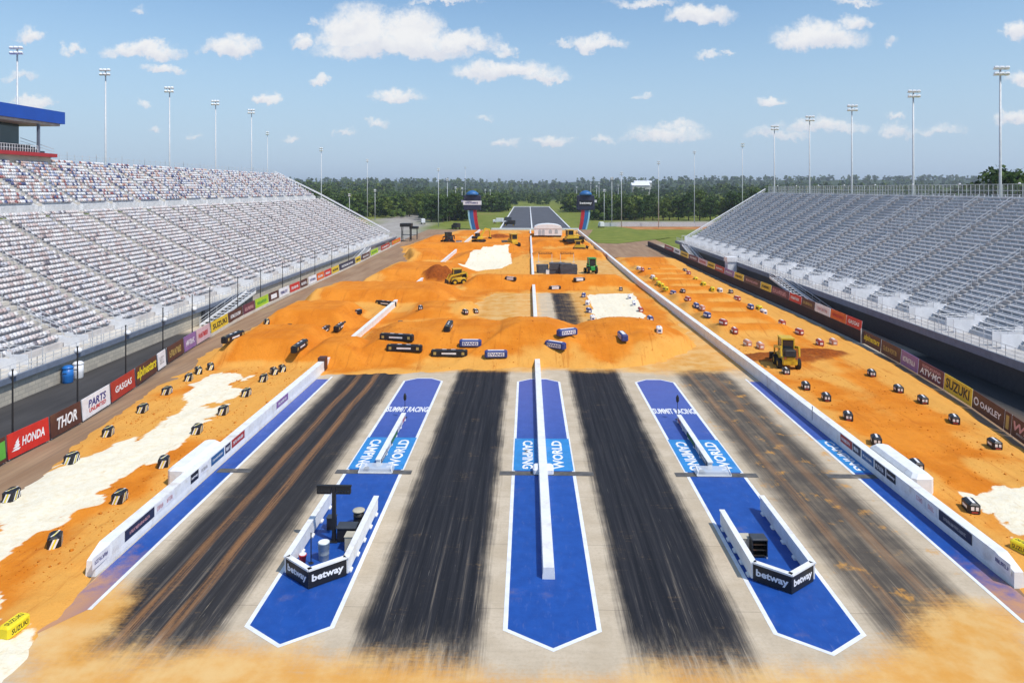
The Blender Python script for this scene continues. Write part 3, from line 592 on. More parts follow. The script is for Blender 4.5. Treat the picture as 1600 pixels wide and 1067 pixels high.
x0 = wx(37.3); o.raw([(x0-.03,37.29,-.1),(x0+.68,37.29,-.1),(x0+.68,37.29,.42),(x0+.65,37.29,1.12),(x0,37.29,1.12),(x0-.03,37.29,.42),(x0+.05,35.9,-.1),(x0+.6,35.9,-.1),(x0+.55,35.95,.75),(x0+.1,35.95,.75)],
    [(6,7,8,9),(0,6,9,5),(5,9,4),(1,2,8,7),(2,3,8),(4,9,8,3)]); o.build('wall_body', 'white_paint', t)
o = MB(); o.cbox(25.05,26.5,46.4,52.4,-.1,1.35,.25); o.build('timing_housing', 'white_paint', t)
for a, b_, m, tx, tm, sd, fl, fh in ((1552,1578,'banner_white',None,'lettering_navy',21,.8,.45),(1467,1518,'banner_navy',None,'lettering_grey',22,.7,.4),(1449,1463,'banner_white',None,'lettering_pink',23,.8,.6),(1431,1446,'banner_white',None,'lettering_pink',24,.8,.6),
        (1386,1400,'black_vinyl','betway','lettering_white',0,.85,.4),(1368,1384,'banner_navy',None,'lettering_white',26,.8,.6),(1348,1366,'banner_blue',None,'lettering_white',27,.8,.35),(1334,1346,'banner_navy',None,'lettering_white',28,.7,.6),(1315,1333,'banner_dark_red',None,'lettering_white',29,.8,.5)):
    ya, yb = Yat(a,24.3), Yat(b_,24.3); xx = wx((ya+yb)/2)-.005-.006*abs(ya-yb)/2
    wall_panel(t, xx, -1, ya, yb, .46, 1.06, m, tx, tm, sd, 1, fl, fh)
o = MB(); o.tube((24.2,60.5,0),(24.2,60.5,1.5),.03,n=6); o.build('marker_post', 'black_paint', t)
t = thing('barrier_wall', 'low white concrete wall along the centre line of the strip', 'barrier')
o = MB(); o.sect(prof(.78,1.34,.62,.04), 36.1, 84.5); o.build('wall_body', 'white_paint', t)
o = MB(); o.sect(prof(.85,1.4,.85,.05), 98, 330); o.build('wall_body', 'white_paint', t)
o = MB(); o.cbox(.35,1.8,49.2,50.3,0,.45,.1); o.build('beam_housing', 'white_sheet', t)
o = MB(); o.box(.8,1.32,84.5,85.1,-.1,1.75); o.build('end_cover', 'steel_dark', t)

# ------------------------------------------------------------------ starting-line enclosures
def enclosure(cx, hw, tipy, label, yl, yr):
    t = thing('start_line_barrier', label, 'barrier', (cx,36.2,0))
    for s, yf in ((-1,yl),(1,yr)):
        o = MB(); x = s*hw; o.box(x-.11,x+.11,0,yf-36.2,.14,.92); o.box(x-.16,x+.16,-.05,yf-36.2+.05,.921,.99); w_ = o.build('side_wall', 'white_paint', t)
        for q in range(5):
            f = MB(); yy = .5+q*(yf-36.2-1)/4; f.cbox(x-.2,x+.2,yy-.2,yy+.2,0,.139,.04); f.build('foot', 'white_paint', w_)
    for s in (-1,1):
        a = Vector((s*(hw+.02),-.02,0)); b_ = Vector((0,tipy-36.2,0)); d = (b_-a).normalized(); nrm = Vector((d.y,-d.x,0)); nrm = nrm if nrm.y < 0 else -nrm
        o = MB(); p = [a, b_, b_-nrm*.2, a-nrm*.2]; o.prism([(v.x,v.y) for v in p], .06, .9); pn = o.build('front_panel', 'white_paint', t)
        o = MB(); o.prism([((v+nrm*(.05 if i < 2 else -.03)).x,(v+nrm*(.05 if i < 2 else -.03)).y) for i, v in enumerate(p)], .902, .99); o.build('cap', 'white_paint', pn)
        o = MB(); q = [a+nrm*.015, b_+nrm*.015, b_+nrm*.003, a+nrm*.003]; o.prism([(v.x,v.y) for v in q], .05, .9); bn = o.build('banner', 'black_vinyl', pn)
        L = (b_-a).length; mid = (a+b_)/2+nrm*.022; xd = d if d.x > 0 else -d
        put_text('betway', L*.84, .46, 'lettering_white', bn, (mid.x,mid.y,.47), xd, (0,0,1), .035)
    return t
enclosure(-10.95, 1.55, 34.9, 'white starting-line barrier with black pointed front around the light tree', 44.3, 43.4)
enclosure(13.0, 1.5, 35.0, 'white starting-line barrier with black pointed front around the lone black cabinet', 42.0, 44.0)
t = thing('starting_tree', 'black starting-light tree with T-shaped head inside the left enclosure', 'starting lights', (-11.0,39.7,0))
o = MB(); o.box(-.1,.1,-.1,.1,0,3.1); o.box(-.22,.22,-.22,.22,0,.06); o.build('post', 'black_paint', t)
o = MB(); o.box(-.98,.98,-.09,.09,3.1,3.2); o.build('crossbar', 'black_paint', t)
for s in (-1,1):
    o = MB(); o.box(s*.55-.4,s*.55+.4,-.13,.13,2.74,3.1); hd = o.build('lamp_housing', 'black_paint', t)
    for q in range(4): l = MB(); l.tube((s*.55-.28+q*.19,-.131,2.92),(s*.55-.28+q*.19,-.16,2.92),.07,n=10); l.build('lamp', 'machine_glass', hd)
t = thing('equipment_cabinet', 'black equipment cabinet at the foot of the starting-light tree', 'cabinet', (-10.3,39.9,0))
o = MB(); o.cbox(-.5,.5,-.35,.35,.08,.8,.03); o.build('body', 'black_paint', t); o = MB(); o.cbox(-.56,.56,-.4,.4,.801,.87,.02); o.build('lid', 'steel_dark', t)
for sx in (-.4,.4):
    for sy in (-.25,.25): o = MB(); o.box(sx-.05,sx+.05,sy-.05,sy+.05,0,.08); o.build('foot', 'black_paint', t)
t = thing('drum', 'black drum with pale lid behind the starting-light tree', 'drum', (-10.05,41.6,0))
o = MB(); o.lathe([(.28,0),(.31,.03),(.31,.3),(.33,.32),(.31,.34),(.31,.6),(.33,.62),(.31,.64),(.31,.88)], 16); o.build('body', 'black_paint', t, True); o = MB(); o.lathe([(.36,.881),(.37,.93),(.33,.97)], 16); o.build('lid', 'tan_box', t, True)
t = thing('trash_can', 'grey ribbed metal trash can inside the left enclosure', 'trash can', (*g(506,874),0))
o = MB(); o.lathe([(.25,0),(.27,.04),(.27,.3),(.29,.32),(.28,.36),(.29,.62),(.31,.64),(.3,.9),(.32,.92),(.32,.96)], 18); o.build('body', 'bin_grey', t, True); o = MB(); o.lathe([(.29,.961),(.29,.975)], 18); o.build('liner', 'white_sheet', t)
t = thing('bucket', 'small red bucket in the corner of the left enclosure', 'bucket', (*g(473,880),0))
o = MB(); o.lathe([(.15,0),(.2,.45),(.215,.46),(.215,.5)], 14); o.build('body', 'bucket_red', t, True); o = MB(); o.lathe([(.185,.501),(.185,.52)], 14); o.build('contents', 'white_sheet', t)
t = thing('sensor_post', 'thin black post standing beside the red bucket', 'post', (*g(486,880),0)); o = MB(); o.tube((0,0,.03),(0,0,1.65),.03,n=8); o.build('shaft', 'black_paint', t); o = MB(); o.lathe([(.14,0),(.14,.03)], 10); o.build('base', 'black_paint', t)
def crate(label, x, y, sx, sy, h, m, lid):
    t = thing('equipment_box', label, 'box', (x,y,0)); o = MB(); o.cbox(-sx/2,sx/2,-sy/2,sy/2,0,h-.06,.025); o.build('body', m, t); o = MB(); o.cbox(-sx/2-.03,sx/2+.03,-sy/2-.03,sy/2+.03,h-.059,h,.02); o.build('lid', lid, t)
crate('tan equipment box against the right side of the left enclosure', -9.85, 38.9, .55, .6, .85, 'tan_box', 'tan_box')
crate('small black box by the left enclosure wall behind the light tree', -11.55, 41.2, .5, .45, .75, 'black_paint', 'steel_dark')
crate('tan equipment box behind the black cabinet of the right enclosure', 12.0, 39.2, .5, .55, .85, 'tan_box', 'tan_box')
t = thing('equipment_cabinet', 'open black cabinet on legs standing in the right enclosure', 'cabinet', (12.55,38.7,0))
o = MB(); o.cbox(-.42,.42,-.36,.36,.98,1.06,.02); o.build('top', 'steel_dark', t)
for s in (-1,1): o = MB(); o.box(s*.39-.02,s*.39+.02,-.33,.33,.1,.98); o.build('side_panel', 'black_paint', t)
o = MB(); o.box(-.37,.37,.3,.33,.1,.98); o.build('back_panel', 'black_paint', t)
for z in (.12,.42,.72): o = MB(); o.box(-.37,.37,-.3,.3,z,z+.03); o.build('shelf', 'machine_dark', t)
for sx in (-.38,.38):
    for sy in (-.3,.3): o = MB(); o.box(sx-.03,sx+.03,sy-.03,sy+.03,0,.1); o.build('leg', 'galvanised', t)
# low bars down the middle of the side islands, with beam housings and marker flags
for cx, side, nm in ((-10.75,1,'left'),(12.95,-1,'right')):
    t = thing('island_guard', f'low white guard with printed side on the {nm} blue island', 'guard rail', (cx,50.3,0))
    o = MB(); o.box(-.14,.14,0,10.4,.08,.55); o.box(-.19,.19,-.05,10.45,.551,.62); o.build('rail', 'white_paint', t)
    for q in range(6): o = MB(); o.box(-.19,.19,.3+q*1.95,.6+q*1.95,0,.08); o.build('foot', 'white_paint', t)
    for y0, y1, m, tm, sd in ((.3,2.6,'black_vinyl','lettering_white',41),(2.7,3.9,'banner_white','lettering_grey',42),(4.0,6.8,'banner_navy','lettering_green',43),(6.9,8.9,'banner_white','lettering_grey',44),(9.0,10.2,'banner_pink','lettering_red',45)):
        wall_panel(t, side*.142, side, y0, y1, .12, .53, m, None, tm, sd, 1, .85, .7)
    t = thing('beam_housing', f'low clear-sided timing beam housing at the start line of the {nm} island', 'timing device', (cx,49.75,0))
    o = MB(); o.raw([(-1.2,-.45,.03),(1.2,-.45,.03),(1.2,.5,.03),(-1.2,.5,.03),(-1.1,-.4,.28),(1.1,-.4,.28),(1.1,.35,.42),(-1.1,.35,.42)], [(3,2,1,0),(4,5,6,7),(0,1,5,4),(1,2,6,5),(2,3,7,6),(3,0,4,7)]); o.build('cover', 'clear_sheet', t)
    for s in (-1,1): o = MB(); o.bar((s*1.2,-.47,.05),(s*1.1,-.42,.3),.06,.06); o.bar((s*1.1,-.42,.3),(s*1.1,.36,.44),.06,.06); o.build('edge_frame', 'white_paint', t)
    o = MB(); o.bar((-1.2,-.49,.04),(1.2,-.49,.04),.06,.07); o.build('front_frame', 'white_paint', t)
    o = MB(); o.cbox(-.9,-.55,-.2,.2,.03,.22,.03); o.build('sensor', 'black_paint', t)
    t = thing('marker_flag', f'slim black marker on a pole at the far end of the {nm} island guard', 'marker', (cx,61.3,0))
    o = MB(); o.tube((0,0,.04),(0,0,1.5),.025,n=6); o.build('pole', 'black_paint', t); o = MB(); o.lathe([(.05,1.5),(.13,1.6),(.13,1.95),(.04,2.15)], 8); o.build('head', 'black_paint', t); o = MB(); o.lathe([(.2,0),(.2,.04)], 10); o.build('base', 'black_paint', t)
# ------------------------------------------------------------------ grandstands
def rail_panel_mesh(L, h, posts, m='galvanised', bars=(1.0,.5), r=.03):
    o = MB()
    for i in range(posts+1): o.tube((0,L*i/posts,0),(0,L*i/posts,h),r,n=5)
    for b_ in bars: o.tube((0,0,h*b_),(0,L,h*b_),r*.9,n=5)
    return o.mesh('railing_panel', m)
PALU = np.array([(.78,.78,.80),(.70,.68,.70),(.45,.28,.26),(.72,.58,.55),(.07,.09,.22),(.33,.37,.52),(.80,.78,.74),(.36,.12,.12),(.70,.50,.38)])
PALL = np.array([(.68,.60,.58),(.74,.69,.68),(.56,.45,.43),(.72,.70,.71),(.58,.57,.61),(.22,.20,.23),(.76,.73,.71)])
def seat_rows(name, parent, rows, y0, y1, aisles, pal, wts, seed):
    """folding seats, one colour each, left out where the aisles run; rows = (x of the tread front, z of tread)"""
    rng = np.random.default_rng(seed); lo = []; hi = []; cl = []
    ysx = np.arange(y0, y1, .54); keep = np.ones(len(ysx), bool)
    for a in aisles: keep &= np.abs(ysx+.27-a) > .75
    ysx = ysx[keep]
    for x, z in rows:
        n = len(ysx); c = pal[rng.choice(len(pal), n, p=wts)]*rng.uniform(.85,1.08,(n,1))
        up = rng.random(n) < .93
        lo.append(np.stack([np.full(n,x-.66), ysx+.04, np.full(n,z+.36)],1)); hi.append(np.stack([np.full(n,x-.56), ysx+.50, np.full(n,z+.84)],1)); cl.append(c)
        px1 = np.where(up, x-.42, x-.22); pz1 = np.where(up, z+.66, z+.44)
        lo.append(np.stack([np.full(n,x-.54), ysx+.05, np.full(n,z+.39)],1)); hi.append(np.stack([px1, ysx+.49, pz1],1)); cl.append(c*.96)
    lo = np.concatenate(lo); hi = np.concatenate(hi); cl = np.concatenate(cl); v, f = np_boxes(lo, hi)
    rgba = np.concatenate([np.clip(cl,0,1), np.ones((len(cl),1))],1)
    return stuff(link(name, np_mesh(name, v, f, 'seat_plastic', dict(paint=np.repeat(rgba, 6, axis=0))), parent))
def steps_mesh(name, rows, dep, y0, y1, m, sgn):
    """stepped deck: rows of (front x, z); sgn = direction in which it rises"""
    o = MB(); n = len(rows)
    for i, (x, z) in enumerate(rows):
        zl = rows[i-1][1] if i else z-1.6
        xb = x+sgn*dep
        o.raw([(x,y0,zl),(x,y1,zl),(x,y1,z),(x,y0,z),(xb,y0,z),(xb,y1,z)], [(0,1,2,3),(3,2,5,4)])
    return o.mesh(name, m)
def stairway(parent, x0, x1, ya, za, yb, zb, m='white_sheet'):
    """straight flight between (ya, za) and (yb, zb), with white stringers, treads and railings"""
    n = max(4, int(abs(za-zb)/.18)); o = MB()
    for i in range(n):
        y = ya+(yb-ya)*(i+.5)/n; z = za+(zb-za)*(i+.5)/n; o.box(x0+.1,x1-.1,y-.2,y+.2,z-.03,z+.03)
    st = o.build('stairway', m, parent)
    for x in (x0,x1):
        q = MB(); q.bar((x,ya,za),(x,yb,zb),.1,.4); q.build('stringer', m, st)
        q = MB(); q.bar((x,ya,za+1.05),(x,yb,zb+1.05),.07,.07); q.bar((x,ya,za+.55),(x,yb,zb+.55),.05,.05)
        for i in range(n//2+1): y = ya+(yb-ya)*i/(n//2); z = za+(zb-za)*i/(n//2); q.tube((x,y,z),(x,y,z+1.05),.03,n=5)
        q.build('handrail', 'galvanised', st)
    return st

# ---- left stand: two tiers of folding seats
LS = thing('grandstand', 'tall two-tier grandstand of pastel folding seats on the left side', 'grandstand', (-48.4,50,0))
LS.location = (0,0,0)
Y0, Y1 = 44.0, 256.0; WZ = 2.45
DEP = .9
low = [(-51.6-i*DEP, 3.0+i*.505) for i in range(26)]
upp = [(-78.0-i*.92, 17.4+i*.56) for i in range(14)]
o = MB(); o.box(-48.7,-48.3,Y0,Y1,-.2,WZ-.35); o.build('block_wall', 'block_wall', LS)
o = MB(); o.box(-51.6,-48.0,Y0,Y1,WZ-.3,WZ); o.build('walkway', 'concrete_pale', LS)
o = MB(); o.box(-48.12,-47.86,Y0,Y1,WZ-.42,WZ+.12); o.build('edge_beam', 'steel_blue_grey', LS)
link('lower_deck', steps_mesh('lower_deck', low, DEP, Y0, Y1, 'tread_pale', -1), LS)
zc = low[-1][1]+.45; xc0, xc1 = low[-1][0]-DEP, -78.0
o = MB(); o.box(xc1,xc0,Y0,Y1,zc-.3,zc); o.build('cross_aisle', 'concrete_pale', LS)
link('upper_deck', steps_mesh('upper_deck', upp, .92, Y0, Y1, 'tread_grey', -1), LS)
AL = [Y0+5+i*9.6 for i in range(22)]; AU = [Y0+9+i*9.6 for i in range(22)]
seat_rows('lower_seats', LS, low, Y0, Y1, AL, PALL, np.array([.24,.22,.14,.16,.10,.04,.10]), 3)
seat_rows('upper_seats', LS, upp, Y0, Y1, AU, PALU, np.array([.24,.16,.10,.12,.10,.10,.10,.03,.05]), 4)
xe, ze = upp[-1][0]-.92, upp[-1][1]
o = MB(); o.box(xe-2.2,xe,Y0,Y1,ze-.3,ze+.06); o.build('top_walkway', 'concrete_grey', LS)
o = MB(); o.raw([(-48.7,Y1,-.2),(xe-2.2,Y1,-.2),(xe-2.2,Y1,ze-.3),(xe,Y1,ze-.1),(-78,Y1,17),(-76,Y1,15.8),(-51.6,Y1,2.9),(-48.7,Y1,2.1)], [tuple(range(8))]); o.build('end_wall', 'steel_dark', LS)
o = MB(); o.bar((-50.5,Y1+.1,4.3),(-76,Y1+.1,18.0),.25,.5); o.bar((-76,Y1+.1,18.0),(xe-2,Y1+.1,ze+1.6),.25,.5); o.bar((-50.5,Y1+.1,3.4),(-76,Y1+.1,17.0),.12,.12); o.build('end_rail', 'white_sheet', LS)
rp = rail_panel_mesh(4.8, 1.15, 4, bars=(1.0,.66,.33), r=.035)
y = Y0
while y < Y1-4: link('railing_panel', rp, LS, (-48.15,y,WZ)); y += 4.8
# aisles: white-sided gates at the foot, grey stairs, rails, landings
gl = MB(); gl.box(.2,1.9,-.04,.04,0,1.05); gl.box(-1.2,.2,-.04,.04,.5,1.3); gl = gl.mesh('gate_wall', 'white_sheet')
gr_ = MB(); 
for a, b_ in (((3.4,0,0),(3.4,0,1.9)),((1.6,0,1.2),(1.6,0,1.9)),((0,0,1.2),(0,0,2.2)),((-2.4,0,1.2),(-2.4,0,2.6)),((3.4,0,1.9),(0,0,1.95)),((0,0,2.2),(-3.6,0,3.7)),((0,0,1.75),(-3.6,0,3.2))): gr_.tube(a, b_, .04, n=5)
gr_ = gr_.mesh('gate_rail', 'galvanised')
ast = MB()
for i in range(25): ast.box(low[i][0]-low[0][0]-DEP*.5,low[i][0]-low[0][0]+.02,-.65,.65,low[i][1]-3.0-.2,low[i][1]-3.0+.26)
ast = ast.mesh('aisle_stairs', 'concrete_pale')
def loop_rail(dx, dz):
    o = MB(); o.tube((0,0,0),(0,0,.95),.035,n=5); o.tube((-dx,0,dz),(-dx,0,dz+.95),.035,n=5); o.tube((0,0,.95),(-dx,0,dz+.95),.035,n=5); o.tube((0,0,.5),(-dx,0,dz+.5),.03,n=5); return o.mesh('aisle_rail', 'galvanised')
lr = loop_rail(2.7, 1.515)
for a in AL:
    for s in (-.8,.8): link('gate_wall', gl, LS, (-51.7,a+s,WZ)); link('gate_rail', gr_, LS, (-51.7,a+s,WZ))
    link('aisle_stairs', ast, LS, (-51.6,a,3.0))
    for q in range(5): i = 3+q*5; link('aisle_rail', lr, LS, (low[i][0]-.3,a,low[i][1]+.2))
aw = MB(); aw.raw([(0,-.05,0),(0,.05,0),(-7.4,.05,4.1),(-7.4,-.05,4.1),(0,-.05,1.15),(0,.05,1.15),(-7.4,.05,5.0),(-7.4,-.05,5.0)], [(3,2,1,0),(4,5,6,7),(0,1,5,4),(1,2,6,5),(2,3,7,6),(3,0,4,7)]); aw = aw.mesh('stair_wall', 'white_sheet')
asu = MB()
for i in range(14): asu.box(upp[i][0]+78-.46,upp[i][0]+78+.02,-.65,.65,upp[i][1]-17.4-.2,upp[i][1]-17.4+.28)
asu = asu.mesh('aisle_stairs', 'concrete_pale')
for a in AU:
    link('stair_wall', aw, LS, (-77.6,a-.78,zc)); link('stair_wall', aw, LS, (-77.6,a+.78,zc)); link('aisle_stairs', asu, LS, (-78,a,17.4))
cr = rail_panel_mesh(7.9, 1.1, 5, bars=(1.0,.6))
for a in AU: link('railing_panel', cr, LS, (-77.5,a+.85,zc))
# back fence with posts
bf = MB()
for i in range(5): bf.tube((0,i*2.4,0),(0,i*2.4,2.2+.5*(i == 0)),.045,n=5)
for z in (.7,1.3,1.9): bf.tube((0,0,z),(0,9.6,z),.025,n=4)
bf = bf.mesh('back_fence_panel', 'galvanised'); y = Y0
while y < Y1-9: link('back_fence_panel', bf, LS, (xe-2.1,y,ze+.06)); y += 9.6
# columns and dark frame below the walkway edge, where the stairs come down
stairway(LS, -47.6, -46.0, 118, WZ+.15, 101, 0.15); stairway(LS, -47.6, -46.0, 205, WZ+.15, 190, .15)
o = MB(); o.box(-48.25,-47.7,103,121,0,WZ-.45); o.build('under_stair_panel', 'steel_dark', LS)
# ---- right stand: aluminium benches
RS = thing('grandstand', 'grey aluminium bleacher grandstand on the right side', 'grandstand')
RY0, RY1 = 46.0, 224.0; RZ = 3.55; RD = .76; RR = .49
rws = [(50.4+i*RD, 3.95+i*RR) for i in range(31)]
o = MB(); o.box(46.75,50.4,RY0,RY1,RZ-.3,RZ); o.build('walkway', 'concrete_grey', RS)
o = MB(); o.box(46.55,46.75,RY0,RY1,RZ-.75,RZ+.08); o.build('fascia', 'steel_blue_grey', RS)
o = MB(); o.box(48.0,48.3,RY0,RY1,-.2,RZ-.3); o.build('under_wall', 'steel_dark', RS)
link('deck', steps_mesh('deck', rws, RD, RY0, RY1, 'tread_grey', 1), RS)
RAI = [RY0+4+i*8.05 for i in range(22)]
bench = MB(); bench.box(.34,.62,.72,7.33,.40,.45); bench.box(.02,.24,.72,7.33,.012,.05)
for q in range(5): bench.box(.42,.54,.9+q*1.55,.96+q*1.55,.0,.40)
bme = bench.mesh('bench', 'aluminium')
cnt = 0; lo = []; hi = []
for a in RAI[:-1]:
    for x, z in rws:
        if a > 56 and cnt < 300: link('bench', bme, RS, (x,a,z)); cnt += 1
        else:
            lo += [(x+.34,a+.72,z+.4),(x+.02,a+.72,z+.012)]; hi += [(x+.62,a+7.33,z+.45),(x+.24,a+7.33,z+.05)]
v, f = np_boxes(lo, hi); stuff(link('benches', np_mesh('benches', v, f, 'aluminium'), RS))
rp2 = rail_panel_mesh(4.025, 1.15, 3, bars=(1.0,.66,.33), r=.035); y = RY0
while y < RY1-4: link('railing_panel', rp2, RS, (46.85,y,RZ)); y += 4.025
gw = MB(); gw.box(-1.7,.6,-.04,.04,0,1.5); gw.box(.6,2.2,-.04,.04,.6,2.0); gw = gw.mesh('gate_wall', 'white_sheet')
gr2 = MB()
for a, b_ in (((-2.6,0,0),(-2.6,0,1.9)),((-1,0,1.3),(-1,0,1.9)),((.6,0,1.3),(.6,0,2.3)),((2.2,0,1.3),(2.2,0,3.1)),((-2.6,0,1.9),(.6,0,1.95)),((.6,0,2.3),(3.6,0,4.2)),((.6,0,1.8),(3.6,0,3.7)),((3.6,0,2.4),(3.6,0,4.2))): gr2.tube(a, b_, .032, n=5)
gr2 = gr2.mesh('gate_rail', 'galvanised')
ars = MB()
for i in range(30): ars.box(i*RD-.02,i*RD+RD*.5,-.62,.62,i*RR-.2,i*RR+.245)
ars = ars.mesh('aisle_stairs', 'concrete_grey')
lr2 = loop_rail(-2.28, 1.47)
for a in RAI:
    for s in (-.68,.68): link('gate_wall', gw, RS, (50.3,a+s,RZ)); link('gate_rail', gr2, RS, (50.3,a+s,RZ))
    link('aisle_stairs', ars, RS, (50.4,a,3.95))
    for q in range(6): i = 4+q*4+q//3; link('aisle_rail', lr2, RS, (rws[i][0]+.3,a,rws[i][1]+.22))
rxe, rze = rws[-1][0]+RD, rws[-1][1]
o = MB(); o.box(rxe,rxe+1.8,RY0,RY1,rze-.3,rze+.05); o.build('top_walkway', 'concrete_grey', RS)
o = MB(); o.raw([(48,RY1,-.2),(48,RY1,3.3),(50.4,RY1,3.8),(rxe,RY1,rze),(rxe+1.8,RY1,rze),(rxe+1.8,RY1,-.2)], [tuple(range(6))]); o.build('end_wall', 'steel_dark', RS)
o = MB(); o.bar((49.6,RY1+.1,4.6),(rxe+1,RY1+.1,rze+1.3),.2,.32); o.bar((49.6,RY1+.1,4.1),(rxe+1,RY1+.1,rze+.7),.1,.1); o.build('end_rail', 'white_sheet', RS)
rbf = MB()
for i in range(8): rbf.tube((0,i*1.15,0),(0,i*1.15,2.0),.05,n=5)
for z in (.1,1.0,2.0): rbf.tube((0,0,z),(0,8.05,z),.035,n=4)
for i in range(24): rbf.tube((0,i*.335,.1),(0,i*.335,2.0),.012,n=3,cap=False)
rbf = rbf.mesh('back_fence_panel', 'galvanised'); y = RY0
while y < RY1-8: link('back_fence_panel', rbf, RS, (rxe+1.6,y,rze+.05)); y += 8.05
o = MB(); o.lathe([(.16,0),(.2,.12),(.1,.25)], 8); bulb = o.mesh('fence_lamp', 'white_sheet')
for i in range(10): link('fence_lamp', bulb, RS, (rxe+1.6,RY0+34+i*15,rze+2.06))
stairway(RS, 44.6, 46.4, 131, RZ+.1, 104, .1); stairway(RS, 44.6, 46.4, 205, RZ+.1, 186, .1)
o = MB(); o.box(44.5,46.5,158,160.2,0,RZ+.15); o.box(44.3,46.6,157.8,160.4,RZ+.151,RZ+1.2); o.build('access_tower', 'white_sheet', RS)
# suite building on top of the left stand
sb = thing('suite_building', 'suite building with deep blue roof edge and red deck trim above the left grandstand', 'building')
BX = -90.4; BY = 130.6
o = MB(); o.box(-112,BX+.5,60,BY,24.0,25.9); o.build('wall', 'cream_wall', sb)
o = MB(); o.box(-112,BX+1.4,60,BY+.6,25.901,26.55); o.build('deck_edge', 'red_trim', sb)
o = MB(); o.box(-112,BX+1.0,60,BY+3.4,32.4,34.7); o.build('roof_fascia', 'roof_blue', sb)
o = MB(); o.box(-112,BX+.4,60,BY+2.8,31.95,32.39); o.build('soffit', 'concrete_grey', sb)
for i, y in enumerate((70,82,94,106,118,128)): o = MB(); o.box(BX-.2,BX+.2,y-.2,y+.2,26.551,31.949); o.build('column', 'steel_blue_grey', sb)
for y in (BY-12,BY-3.5): o = MB(); o.box(BX-9.5,BX-9.1,y-.2,y+.2,26.551,31.949); o.build('column', 'steel_blue_grey', sb)
for i in range(6):
    a = 60+i*11.4; o = MB(); o.box(BX-4.0,BX-3.9,a+.08,a+11.32,26.56,31.9); o.build('window_pane', 'suite_glass', sb)
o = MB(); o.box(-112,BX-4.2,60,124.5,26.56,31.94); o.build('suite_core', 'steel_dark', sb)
tier = MB()
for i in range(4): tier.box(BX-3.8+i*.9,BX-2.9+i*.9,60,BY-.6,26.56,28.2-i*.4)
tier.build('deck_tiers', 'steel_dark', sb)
rp3 = rail_panel_mesh(5.1, 1.2, 8, 'white_sheet', (1.0,.5), .04); y = 60
while y < BY-4.5: link('railing_panel', rp3, sb, (BX+1.1,y,26.55)); y += 5.1
o = MB(); o.bar((BX-5.5,BY+.3,29.6),(BX+1.0,BY+.3,27.4),.08,.08); o.bar((BX-5.5,BY+.3,29.0),(BX+1.0,BY+.3,26.9),.06,.06); o.build('end_rail', 'galvanised', sb)
o = MB(); o.box(BX-.2,BX+.2,BY-.4,BY,21,25.9); o.build('support_leg', 'steel_dark', sb)
o = MB(); o.box(-95.5,-94.9,117,117.6,34.7,36.2); o.build('roof_vent', 'white_sheet', sb)
# ------------------------------------------------------------------ advertising boards
def line_pts(poly, n=600):
    P = np.array(poly, float); s = np.r_[0, np.cumsum(np.hypot(*np.diff(P, axis=0).T))]; q = np.linspace(0, s[-1], n)
    return np.stack([np.interp(q, s, P[:,0]), np.interp(q, s, P[:,1])], 1)
def px_of(x, y): c, s = math.cos(YAW), math.sin(YAW); return HX+FPX*(x*c+y*s)/(y*c-x*s)
ADL = line_pts([(-36.0,30),(-38.1,50.7),(-37.8,57),(-38.6,64),(-39.6,71),(-41.4,82),(-42.6,92),(-44,105),(-44.7,120),(-44.9,150),(-45.3,187),(-47,240),(-47.6,262)])
ADR = line_pts([(36.2,44),(38.7,55.9),(40.9,67.6),(42.6,82.5),(43.3,92.7),(43.4,113.8),(42.7,150),(42.4,192),(42,251)])
def at_px(line, px):
    xs = np.array([px_of(x, y) for x, y in line]); i = np.argsort(xs); return Vector((float(np.interp(px, xs[i], line[i,0])), float(np.interp(px, xs[i], line[i,1])), 0))
